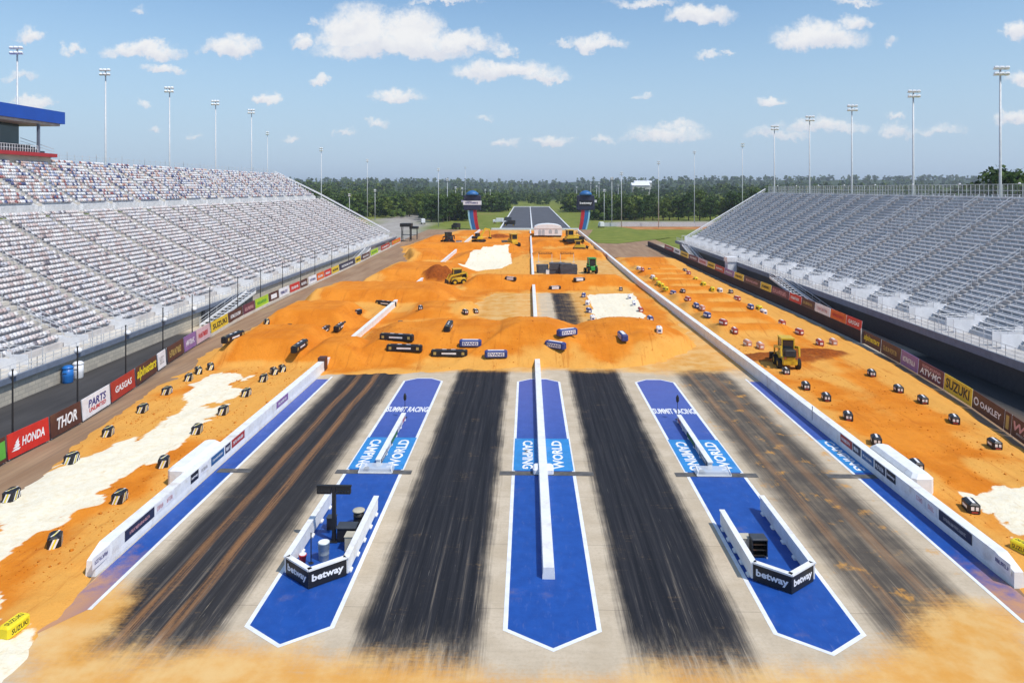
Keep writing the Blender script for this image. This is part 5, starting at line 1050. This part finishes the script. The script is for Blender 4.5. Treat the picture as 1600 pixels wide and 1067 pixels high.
def dozer(x, y, z, rz, label, k_=1.0):
    t = thing('bulldozer', label, 'bulldozer', (x,y,z), rz); t.scale = (k_,k_,k_)
    for s in (-1,1):
        o = MB(); L = [(-1.5,.1),(-1.75,.45),(-1.5,.85),(1.4,.85),(1.7,.45),(1.4,.1)]; n = 6; x0, x1 = s*1.0-.28, s*1.0+.28
        o.raw([(x0,a,b_) for a, b_ in L]+[(x1,a,b_) for a, b_ in L], [tuple(range(n)), tuple(range(2*n-1,n-1,-1))]+[(i,n+i,n+(i+1)%n,(i+1)%n) for i in range(n)])
        for i in range(10): o.box(x0-.02,x1+.02,-1.4+i*.3,-1.32+i*.3,.851,.9)
        o.build('track', 'tyre', t)
        o = MB(); o.bar((s*1.0,.2,.5),(s*1.0,2.5,.45),.16,.22); o.build('push_arm', 'machine_yellow', t)
    o = MB(); o.cbox(-.7,.7,-1.5,1.6,.6,1.3,.1); o.cbox(-.55,.55,.3,1.65,1.301,1.75,.12); o.build('hull', 'machine_yellow', t)
    cab = MB(); cab.box(-.68,.68,-1.2,.28,1.301,1.7); cab.box(-.78,.78,-1.35,.4,2.75,2.9)
    for sx in (-.64,.64):
        for sy in (-1.15,.22): cab.bar((sx,sy,1.7),(sx,sy,2.75),.1,.1)
    cb = cab.build('cab', 'machine_yellow', t)
    o = MB(); o.box(-.6,.6,-1.1,.18,1.701,2.7); o.build('cab_glass', 'machine_glass', cb)
    o = MB(); n = 6; pr = [(2.55-.25*math.sin(i/5*math.pi),.08+i*.24) for i in range(n)]
    o.raw([(-1.75,a,b_) for a, b_ in pr]+[(1.75,a,b_) for a, b_ in pr]+[(-1.75,a-.1,b_) for a, b_ in pr]+[(1.75,a-.1,b_) for a, b_ in pr],
          [(i,i+1,n+i+1,n+i) for i in range(5)]+[(2*n+i,3*n+i,3*n+i+1,2*n+i+1) for i in range(5)]+[(0,n,3*n,2*n),(n-1,2*n+n-1,3*n+n-1,n+n-1)]); o.build('blade', 'machine_dark', t)
    o = MB(); o.tube((.4,1.0,1.75),(.4,1.0,2.5),.07,n=8); o.build('exhaust', 'machine_dark', t)
    return t
def excavator(x, y, z, rz, label, k_=1.0):
    t = thing('excavator', label, 'excavator', (x,y,z), rz); t.scale = (k_,k_,k_)
    for s in (-1,1):
        o = MB(); L = [(-1.6,.12),(-1.9,.45),(-1.6,.85),(1.6,.85),(1.9,.45),(1.6,.12)]; n = 6; x0, x1 = s*1.05-.3, s*1.05+.3
        o.raw([(x0,a,b_) for a, b_ in L]+[(x1,a,b_) for a, b_ in L], [tuple(range(n)), tuple(range(2*n-1,n-1,-1))]+[(i,n+i,n+(i+1)%n,(i+1)%n) for i in range(n)]); o.build('track', 'tyre', t)
    o = MB(); o.cbox(-1.25,1.25,-1.9,.9,1.0,1.75,.15); o.tube((0,0,.7),(0,0,1.0),.7,n=14); o.build('house', 'machine_yellow', t)
    o = MB(); o.cbox(-1.2,-.3,-.5,.95,1.751,2.85,.12); cb = o.build('cab', 'machine_dark', t); o = MB(); o.box(-1.1,-.4,.955,.975,1.9,2.7); o.build('windscreen', 'machine_glass', cb)
    o = MB(); o.cbox(-1.2,1.2,-2.1,-1.2,1.2,1.95,.2); o.build('counterweight', 'machine_dark', t)
    o = MB(); o.bar((.25,.6,1.6),(.25,2.6,4.1),.35,.5); o.bar((.25,2.55,4.1),(.25,4.6,3.7),.32,.45); o.build('boom', 'machine_yellow', t)
    o = MB(); o.bar((.25,4.5,3.9),(.25,4.9,1.3),.28,.35); st = o.build('stick', 'machine_yellow', t)
    o = MB(); o.raw([(-.3,4.6,1.3),(.8,4.6,1.3),(.8,5.2,1.2),(-.3,5.2,1.2),(-.25,4.3,.5),(.75,4.3,.5),(.75,4.9,.3),(-.25,4.9,.3)], [(3,2,1,0),(4,5,6,7),(0,1,5,4),(1,2,6,5),(2,3,7,6),(3,0,4,7)]); o.build('bucket', 'machine_dark', st)
    return t
x, y, z = on_dirt(1229,572); skid_loader(x, y, z-.06, -.12, 'yellow skid loader with dark cab seen from behind on the right dirt lane', 1.28)
x, y, z = on_dirt(716,444); t = skid_loader(x, y, z-.06, 1.9, 'yellow loader with dark cab beside the far pale sand patch', 1.3)
x, y, z = on_dirt(701,382); skid_loader(x, y, z-.06, .5, 'dark skid loader on the far left plateau', 1.7, 'machine_dark')
x, y, z = on_dirt(717,384); crate('grey generator box beside the dark skid loader', x, y, 2.0, 1.6, 1.9, 'concrete_grey', 'steel_dark'); bpy.context.view_layer.update()
x, y, z = on_dirt(748,378); excavator(x, y, z-.06, -.7, 'yellow excavator digging beyond the second buried wall end', 1.15)
x, y, z = on_dirt(801,385); dozer(x, y, z-.06, .4, 'yellow bulldozer left of the far centre wall', 1.55)
x, y, z = on_dirt(893,383); dozer(x, y, z-.06, -1.2, 'dusty bulldozer right of the white tent', 1.5)
x, y, z = on_dirt(905,391); dozer(x, y, z-.06, -1.45, 'low yellow bulldozer in front of the dusty one right of the tent', 1.1)
def tractor(x, y, rz, label, k_):
    t = thing('tractor', label, 'tractor', (x,y,0), rz); t.scale = (k_,k_,k_)
    o = MB(); o.cbox(-.4,.4,-1.3,1.3,.55,1.25,.1); o.cbox(-.36,.36,.1,1.4,1.251,1.55,.1); o.build('hull', 'tractor_green', t)
    cab = MB(); cab.box(-.62,.62,-1.2,.05,2.45,2.6)
    for sx in (-.55,.55):
        for sy in (-1.1,0): cab.bar((sx,sy,1.25),(sx,sy,2.45),.08,.08)
    cb = cab.build('cab', 'tractor_green', t); o = MB(); o.box(-.5,.5,-1.05,-.05,1.3,2.4); o.build('cab_glass', 'machine_glass', cb)
    for s in (-1,1):
        for yy, r in ((-.75,.62),(.95,.42)): wheel(t, s*.68, yy, r, .34)
        o = MB(); o.cbox(s*.68-.2,s*.68+.2,-1.25,-.2,1.28,1.36,.03); o.build('fender', 'tractor_green', t)
x, y = g(923,427); tractor(x, y, .2, 'green tractor parked on the tan pavement right of the panel stacks', 1.45)

# ------------------------------------------------------------------ stacked panels, frames, tent
ps = MB(); ps.cbox(-1.3,1.3,-1.2,1.2,0,.44,.04); ps = ps.mesh('panel', 'steel_dark')
mat('stack_grey', (.075,.075,.085), .65, .2, 2); ps.materials[0] = MATS['stack_grey']
for i, (px, py, n, k_) in enumerate(((868,438,8,1.0),(884,439,8,1.0),(893,434,7,.9),(847,427,5,.85))):
    x, y = g(px, py); t = thing('panel_stack', f'{["tall dark grey stack of panels nearest the centre wall","tall dark grey stack of panels in the middle of the group","dark grey stack of panels at the right of the group","small dark stack of panels beside the centre wall"][i]}', 'panel stack', (x,y+1,0), .08*i)
    for j in range(n): link('panel', ps, t, (rr.uniform(-.05,.05),rr.uniform(-.05,.05),j*.465*k_*1.0), rr.uniform(-.03,.03)).scale = (k_,k_,k_)
for i, (px, py) in enumerate(((852,410),(886,410))):
    x, y = g(px, py); t = thing('stage_frame', f'black truss frame on legs, the {["left","right"][i]} of two behind the panel stacks', 'frame', (x,y,0))
    for z in (2.3,2.7): o = MB(); o.bar((-1.9,0,z),(1.9,0,z),.12,.12); o.build('chord', 'black_paint', t)
    o = MB()
    for j in range(6): o.bar((-1.9+j*.63,0,2.3 if j%2 else 2.7),(-1.27+j*.63,0,2.7 if j%2 else 2.3),.06,.06)
    o.build('lattice', 'black_paint', t)
    for s in (-1.8,1.8): o = MB(); o.bar((s,0,0),(s,0,2.3),.12,.12); o.box(s-.4,s+.4,-.4,.4,0,.05); o.build('leg', 'galvanised', t)
for i, (px, py, m) in enumerate(((852,420,'machine_dark'),(864,421,'machine_yellow'),(878,417,'banner_orange'),(889,421,'machine_dark'),(858,428,'white_sheet'))):
    x, y = g(px, py); crate(f'{["dark crate left among the gear behind the stacks","yellow crate among the gear behind the stacks","orange crate among the gear behind the stacks","dark crate right among the gear behind the stacks","white crate between the dark stacks"][i]}', x, y, 1.5, 1.2, 1.1, m, 'steel_dark')
x, y = g(856,371); t = thing('tent', 'white frame tent with arched windows at the end of the dirt course', 'tent', (x,y,ground_z(x,y)-.1))
W_, D_ = 5.6, 4.0
o = MB()
for s in (-1,1): o.box(s*W_-.05,s*W_+.05,-D_,D_,0,2.7)
o.box(-W_+.051,W_-.051,D_-.05,D_,0,2.7); o.build('side_wall', 'fabric_white', t)
o = MB(); o.box(-W_,W_,-D_-.051,-D_,0,2.7); fw = o.build('front_wall', 'fabric_white', t)
o = MB(); n = 9; ar = [(-W_*1.04*math.cos(math.pi*i/(n-1)),2.7+1.9*math.sin(math.pi*i/(n-1))**.8) for i in range(n)]
o.raw([(a,-D_-.2,b_) for a, b_ in ar]+[(a,D_+.2,b_) for a, b_ in ar], [(i,i+1,n+i+1,n+i) for i in range(n-1)]+[tuple(range(n)),tuple(range(2*n-1,n-1,-1))]); o.build('roof', 'fabric_white', t)
def arch(x0, w_, h, z0):
    n = 8; p = [(x0-w_/2,z0),(x0+w_/2,z0)]+[(x0+w_/2*math.cos(math.pi*i/n),z0+h-w_/2+w_/2*math.sin(math.pi*i/n)) for i in range(n+1)]
    o = MB(); m_ = len(p); o.raw([(a,-D_-.09,b_) for a, b_ in p]+[(a,-D_-.06,b_) for a, b_ in p], [tuple(range(m_)), tuple(range(2*m_-1,m_-1,-1))]+[(i,(i+1)%m_,m_+(i+1)%m_,m_+i) for i in range(m_)]); return o.build('window', 'machine_glass', fw)
mat('tent_window', (.42,.47,.50), .3, .1, 1)
for x0 in (.9,3.3): arch(x0, 1.3, 1.7, .7).data.materials[0] = MATS['tent_window']
for x0 in (-3.4,-2.0): arch(x0, 1.2, 2.3, .05).data.materials[0] = MATS['tent_window']

# ------------------------------------------------------------------ score towers at the finish
mat('tower_blue', (.03,.14,.36), .45, .1, .5); mat('tower_cyan', (.35,.62,.72), .45, .08, .5); mat('tower_red', (.50,.02,.03), .45, .1, .5)
def tower(px, py, s, word, label):
    x, y = g(px, py); t = thing('score_tower', label, 'tower', (x,y,-.2))
    def band(u0, u1, m, dy):
        o = MB(); n = 9; L = []; R = []
        for i in range(n):
            q = i/(n-1); z = q*9.6; cv = -1.5*(1-q)**1.8; hw = 2.0+.2*q
            L.append((s*(-hw+2*hw*u0-cv),z)); R.append((s*(-hw+2*hw*u1-cv),z))
        vs = [(a,-1.1-dy,b_) for a, b_ in L]+[(a,-1.1-dy,b_) for a, b_ in R]+[(a,1.1+dy,b_) for a, b_ in L]+[(a,1.1+dy,b_) for a, b_ in R]
        fs = []
        for i in range(n-1): fs += [(i,n+i,n+i+1,i+1),(2*n+i,2*n+i+1,3*n+i+1,3*n+i),(i,i+1,2*n+i+1,2*n+i),(n+i,3*n+i,3*n+i+1,n+i+1)]
        fs += [(n-1,2*n-1,4*n-1,3*n-1)]
        o.raw(vs, fs); o.build('leg_stripe', m, t)
    band(0,.18,'tower_cyan',0); band(.18,.62,'tower_blue',.02); band(.62,1.0,'tower_red',0)
    o = MB(); o.cbox(-4.3,4.3,-1.6,1.6,9.601,17.0,.35); hd = o.build('display_head', 'banner_navy', t)
    o = MB(); o.box(-4.45,4.45,-1.68,1.68,12.2,14.2) if not word else o.box(-3.4,3.4,-1.64,-1.6,11.6,14.4); o.build('display_band', 'banner_white' if not word else 'black_vinyl', hd)
    if word: put_text(word, 6.0, 1.5, 'lettering_white', hd, (0,-1.66,13.0), (1,0,0), (0,0,1), .03)
    else: put_mesh(scribble(6.5, 1.2, 'lettering_navy', 61), 'lettering', hd, (0,-1.70,13.2), (1,0,0), (0,0,1))
    o = MB(); o.lathe([(3.2,17.0),(3.0,18.0),(1.8,18.9),(.6,19.3)], 14); o.build('top_dome', 'tower_blue', t, True)
    o = MB(); o.box(-5.5*1 if s > 0 else 4.31,-4.31 if s > 0 else 5.5,-.1,.1,13.4,14.6); o.build('side_sign', 'banner_white', t)
tower(738, 358, 1, None, 'left finish tower on a striped leg with white display band')
tower(915, 358, -1, 'betway', 'right finish tower on a striped leg with dark display head')
for i, (px, py, k_) in enumerate(((635,377,1.0),(647,374,.75))):
    x, y = g(px, py); t = thing('speaker_tower', f'black scaffold tower by the left road, the {["taller","shorter"][i]} of two', 'tower', (x,y,-.05)); t.scale = (k_,k_,k_)
    for sx in (-1,1):
        for sy in (-1,1): o = MB(); o.bar((sx*1.6,sy*1.4,0),(sx*1.6,sy*1.4,5.6),.22,.22); o.build('leg', 'black_paint', t)
    o = MB(); o.cbox(-2.2,2.2,-1.9,1.9,5.601,6.9,.1); o.build('roof_box', 'black_paint', t); o = MB(); o.box(-1.5,1.5,-1.3,1.3,2.4,2.55); o.build('platform', 'steel_dark', t)
    for sx in (-1,1): o = MB(); o.bar((sx*1.6,-1.4,.2),(sx*1.6,1.4,5.4),.1,.1); o.build('brace', 'steel_dark', t)
def truck(px, py, rz, m, label, k_=1.0):
    x, y = g(px, py); t = thing('truck', label, 'truck', (x,y,-.1), rz); t.scale = (k_,k_,k_)
    o = MB(); o.cbox(-1.05,1.05,-3.2,1.0,.9,3.1,.12); o.build('cargo_box', m, t); o = MB(); o.cbox(-.98,.98,1.1,2.9,.5,2.2,.25); cb = o.build('cab', m, t)
    o = MB(); o.box(-.85,.85,2.905,2.925,1.35,2.0); o.build('windscreen', 'machine_glass', cb)
    for s in (-1,1):
        for yy in (-2.2,2.0): wheel(t, s*.95, yy, .48, .3)
truck(778,349,1.4,'white_sheet','white box truck parked left of the far strip'); truck(791,347,1.6,'steel_dark','dark truck parked left of the far strip beside the white one'); truck(796,353,1.5,'machine_dark','dark truck nearest the far strip start'); truck(712,358,.6,'machine_dark','dark truck beside the left finish tower')
truck(661,350,.2,'white_sheet','white truck by the gravel yard on the left'); truck(939,356,.1,'white_sheet','white truck right of the right finish tower')
# ------------------------------------------------------------------ loose clods on the clay
def clods(n):
    r = np.random.default_rng(9); pts = []
    for x0, x1, y0, y1, m_ in ((-36,-23,26,78,.42),(-22,18,77,102,.28),(25.4,38,26,90,.30)):
        q = int(n*m_); pts.append(np.stack([r.uniform(x0,x1,q), r.uniform(y0,y1,q)],1))
    P = np.concatenate(pts); h, sand, tan, dark = dirt_fields(P[:,0], P[:,1]); kp = (h > .06) & (sand < .3) & (fbm(P[:,0]*.5, P[:,1]*.5, 77) > .44)
    P = P[kp]; h = h[kp]; q = len(P); s = r.gamma(2.0, .014, q)+.015
    oc = np.array([(1,0,0),(0,1,0),(-1,0,0),(0,-1,0),(0,0,.8),(0,0,-.6)]); fc = np.array([(0,1,4),(1,2,4),(2,3,4),(3,0,4),(1,0,5),(2,1,5),(3,2,5),(0,3,5)])
    v = oc[None]*s[:,None,None]*r.uniform(.6,1.3,(q,6,1)); a = r.uniform(0,6.28,q); ca, sa = np.cos(a)[:,None], np.sin(a)[:,None]
    v = np.stack([v[...,0]*ca-v[...,1]*sa, v[...,0]*sa+v[...,1]*ca, v[...,2]],-1)+np.stack([P[:,0],P[:,1],h+s*.2],1)[:,None,:]
    f = fc[None]+(np.arange(q)*6)[:,None,None]; z = np.zeros(q*6)
    return np_mesh('clods', v.reshape(-1,3), f.reshape(-1,3), 'clay', dict(sand=z, tan=z, dark=np.repeat(r.uniform(0,.35,q), 6)))
o = stuff(link('clods', clods(9000))); o['label'] = 'loose orange clods strewn over the clay'; o['category'] = 'clods'
# ------------------------------------------------------------------ trees
def leaf_mats():
    for nm, ca, cb_ in (('leaves_dark',(.024,.052,.010),(.060,.10,.018)),('leaves_mid',(.040,.078,.012),(.10,.145,.026)),('leaves_light',(.06,.095,.014),(.14,.175,.03))):
        m, k, b = base_mat(nm); pos = k.n('ShaderNodeNewGeometry').outputs['Position']
        c = k.mix(k.ss(k.noise(pos, .11, 3.0, .6), .35, .65), ca, cb_); c = k.mix(k.ss(k.noise(pos, 1.1, 2.0, .6), .35, .7, 0, .5), c, cb_)
        k.put(b.inputs['Base Color'], c); b.inputs['Roughness'].default_value = .75; b.inputs['Specular IOR Level'].default_value = .15
leaf_mats()
def crown_geo(rng, nclump, nleaf, H, R, leaf):
    """leaf quads scattered over the shells of uneven clumps; returns (n,4,3)"""
    out = []
    for c in range(nclump):
        u = rng.uniform(0,1); z = H*(.16+.76*u); rad = R*(1-.75*abs(u-.38))*rng.uniform(.25,.8); a = rng.uniform(0,2*math.pi)
        cc = np.array([rad*math.cos(a), rad*math.sin(a), z]); cr = R*rng.uniform(.28,.5)
        d = rng.normal(size=(nleaf,3)); d /= np.linalg.norm(d,axis=1)[:,None]; d[:,2] = np.where(d[:,2] < -.3, -d[:,2]*.6, d[:,2])
        p = cc+d*cr*rng.uniform(.6,1.08,(nleaf,1))*np.array([1,1,.8])
        nrm = d+rng.normal(scale=.55,size=d.shape); nrm /= np.linalg.norm(nrm,axis=1)[:,None]
        t = np.cross(nrm, rng.normal(size=d.shape)); t /= np.linalg.norm(t,axis=1)[:,None]; b_ = np.cross(nrm, t)
        s = leaf*rng.uniform(.6,1.25,(nleaf,1)); t = t*s; b_ = b_*s*rng.uniform(.6,1.0,(nleaf,1))
        out.append(np.stack([p-t-b_*.3, p-t*.1-b_, p+t-b_*-.2, p+t*.1+b_],1))
    return np.concatenate(out)
def quads_mesh(name, q, m):
    n = len(q); return np_mesh(name, q.reshape(-1,3), np.arange(n*4).reshape(n,4), m)
TV = []
rng = np.random.default_rng(5)
for i, (H, R, m) in enumerate(((15,5.2,'leaves_dark'),(17,5.8,'leaves_mid'),(13,5.0,'leaves_light'),(18,5.0,'leaves_dark'))):
    cm = quads_mesh('crown', crown_geo(rng, 34, 60, H, R, .46), m)
    o = MB(); o.tube((0,0,-.6),(.2,.1,H*.5),.38,.24,8); o.tube((.2,.1,H*.5),(0,.3,H*.85),.24,.08,6)
    for j in range(5): a = j*1.3; z = H*(.3+.09*j); o.tube((.1,.05,z),(R*.55*math.cos(a),R*.55*math.sin(a),z+H*.17),.13,.04,5)
    TV.append((cm, o.mesh('trunk', 'bark')))
def tree(x, y, v, k_, label, group):
    t = thing('tree', label, 'tree', (x,y,float(terrain_z(np.array(x), np.array(y)))), rr.uniform(0,6.2), group); t.scale = (k_,k_,k_*rr.uniform(.92,1.1))
    link('crown', TV[v][0], t); link('trunk', TV[v][1], t)
def px_at_Y(px, Y): t_ = (px-HX)/FPX; c, s = math.cos(YAW), math.sin(YAW); return Y*(t_*c-s)/(c+t_*s)
i = 0
for j, (px, Y, v, k_) in enumerate(((674,425,0,1.05),(683,430,3,1.0),(692,424,0,1.1),(702,436,3,1.0),(711,445,1,1.0),(720,455,0,1.0),(730,470,1,.95))):
    tree(px_at_Y(px,Y), Y, v, k_, f'dark tree clumped behind the left finish tower, {ORD[j]} from the left', 'trees behind the left finish tower')
for j, (px, Y, v, k_) in enumerate(((948,470,1,.8),(960,455,0,.9),(975,452,1,.85),(992,448,2,.9),(1006,446,0,1.0),(1020,450,3,1.0),(1036,448,2,1.05),(1046,452,2,1.1),(1060,450,0,1.1),(1076,446,3,1.0),(1093,450,1,1.1),(1110,447,0,1.1),(1128,452,2,1.0),(1145,448,0,1.2),(1163,450,3,1.1),(1182,452,1,1.2))):
    tree(px_at_Y(px,Y), Y, v, k_, f'wood-edge tree left of the right grandstand, {ORD[j]} from the left', 'trees on the right wood edge')
for j, (px, Y, v, k_) in enumerate(((1500,205,1,1.18),(1520,200,0,1.45),(1538,196,0,1.62),(1556,200,3,1.42),(1580,190,1,1.42),(1600,186,0,1.5))):
    tree(px_at_Y(px,Y), Y, v, k_*1.02, f'tall dark tree over the right grandstand back fence, {ORD[j]} from left', 'trees behind the right grandstand')
for j, (px, Y, v, k_) in enumerate(((560,480,1,1.0),(602,500,0,.95),(618,520,2,.8),(640,505,2,.9),(655,490,1,.9),(530,470,0,1.0),(508,455,3,1.0),(490,440,0,1.0),(470,430,1,1.1))):
    tree(px_at_Y(px,Y), Y, v, k_, f'leafy tree before the left wood, {["fifth","sixth","seventh","eighth","ninth","fourth","third","second","first"][j]} from the grandstand end', 'trees before the left wood')
# the wood beyond, one mass
parts = {'leaves_dark':[], 'leaves_mid':[], 'leaves_light':[]}
lib = {m: [crown_geo(rng, 9, 11, 15, 5.2, 1.35) for _ in range(4)] for m in parts}
libf = {m: [crown_geo(rng, 6, 7, 15, 6.0, 2.6) for _ in range(3)] for m in parts}
def scatter(n, fx, y0, y1, far=False, sc=1.0):
    for _ in range(n):
        y = y0+(y1-y0)*rng.random()**1.25; x = fx(y)
        if x is None: continue
        m = rng.choice(list(parts), p=[.45,.38,.17]); q = (libf if far else lib)[m][rng.integers(3)]
        a = rng.uniform(0,6.28); ca, sa = math.cos(a), math.sin(a); k_ = rng.uniform(.75,1.2)*sc*(1.0 if not far else (1.0 if y < 2000 else 1.5))
        z = float(terrain_z(np.array(x), np.array(y)))
        v = q@np.array([[ca,sa,0],[-sa,ca,0],[0,0,1]])*k_; parts[m].append(v+np.array([x,y,z-1.5*k_]))
def left(y): return px_at_Y(rng.uniform(420,735), y)
def right(y):
    x = px_at_Y(rng.uniform(930,1640), y); return x if x > 62+.02*y else None
def mid(y): return px_at_Y(rng.uniform(700,960), y)
scatter(170, lambda y: px_at_Y(rng.uniform(655,738), y), 440, 620); scatter(60, lambda y: px_at_Y(rng.uniform(430,640), y), 470, 540); scatter(150, lambda y: px_at_Y(rng.uniform(922,1010), y), 450, 640); scatter(900, left, 520, 1150, sc=.86); scatter(1000, right, 470, 1100, sc=.88); scatter(420, mid, 850, 1300, sc=.72)
scatter(420, lambda y: px_at_Y(rng.uniform(730,792), y) if rng.random() < .55 else px_at_Y(rng.uniform(884,945), y), 600, 860)
scatter(700, lambda y: px_at_Y(rng.uniform(400,1650), y), 1150, 2000, True); scatter(900, lambda y: px_at_Y(rng.uniform(300,1700), y), 2000, 3700, True)
scatter(260, lambda y: -abs(px_at_Y(rng.uniform(-300,400), y))-150, 260, 700); scatter(260, lambda y: 140+rng.uniform(0,400), 230, 470)
for m, nm in (('leaves_dark','wood_dark_foliage'),('leaves_mid','wood_mid_foliage'),('leaves_light','wood_light_foliage')):
    o = stuff(link('woodland', quads_mesh('woodland', np.concatenate(parts[m]), m))); o['label'] = {'leaves_dark':'dark green far-off wood covering the rises','leaves_mid':'mid green far-off wood covering the rises','leaves_light':'light green far-off wood covering the rises'}[m]; o['category'] = 'woodland'
# far pale sheds among the trees
for px, Y, wd, h, lab in ((1000,1250,30,23,'long pale shed roof far beyond the right wood'),(1004,1700,40,27,'small pale shed roof beyond the long one')):
    x = px_at_Y(px,Y); z = float(terrain_z(np.array(x), np.array(Y))); t = thing('shed', lab, 'building', (x,Y,z)); o = MB(); o.box(-wd/2,wd/2,-12,12,-2,h-5); o.build('wall', 'cream_wall', t)
    o = MB(); o.raw([(-wd/2-1,-13,h-5),(wd/2+1,-13,h-5),(wd/2+1,13,h-5),(-wd/2-1,13,h-5),(-wd/2-1,0,h),(wd/2+1,0,h)], [(0,1,5,4),(2,3,4,5),(0,4,3),(1,2,5),(3,2,1,0)]); o.build('roof', 'white_sheet', t)
# guard rail along the far right edge of the run-off
gf = thing('guard_fence', 'grey guard fence beyond the far end of the right grandstand', 'fence', (40,372,0))
for i in range(14): o = MB(); o.box(i*6,i*6+5.8,-.1,.1,.1,2.0); o.build('fence_panel', 'galvanised', gf)
HAZE_D = 0.00013
# summer haze
mh = bpy.data.materials.new('haze'); mh.use_nodes = True; k = NT(mh.node_tree); ou = k.n('ShaderNodeOutputMaterial'); pv = k.n('ShaderNodeVolumePrincipled')
pv.inputs['Color'].default_value = (.86,.92,1.0,1); pv.inputs['Density'].default_value = HAZE_D; pv.inputs['Anisotropy'].default_value = .2; k.t.links.new(pv.outputs[0], ou.inputs['Volume'])
if HAZE_D > 0: o = MB(); o.box(-6200,6200,-1000,9200,-6,110); hz = stuff(o.build('haze', mh))
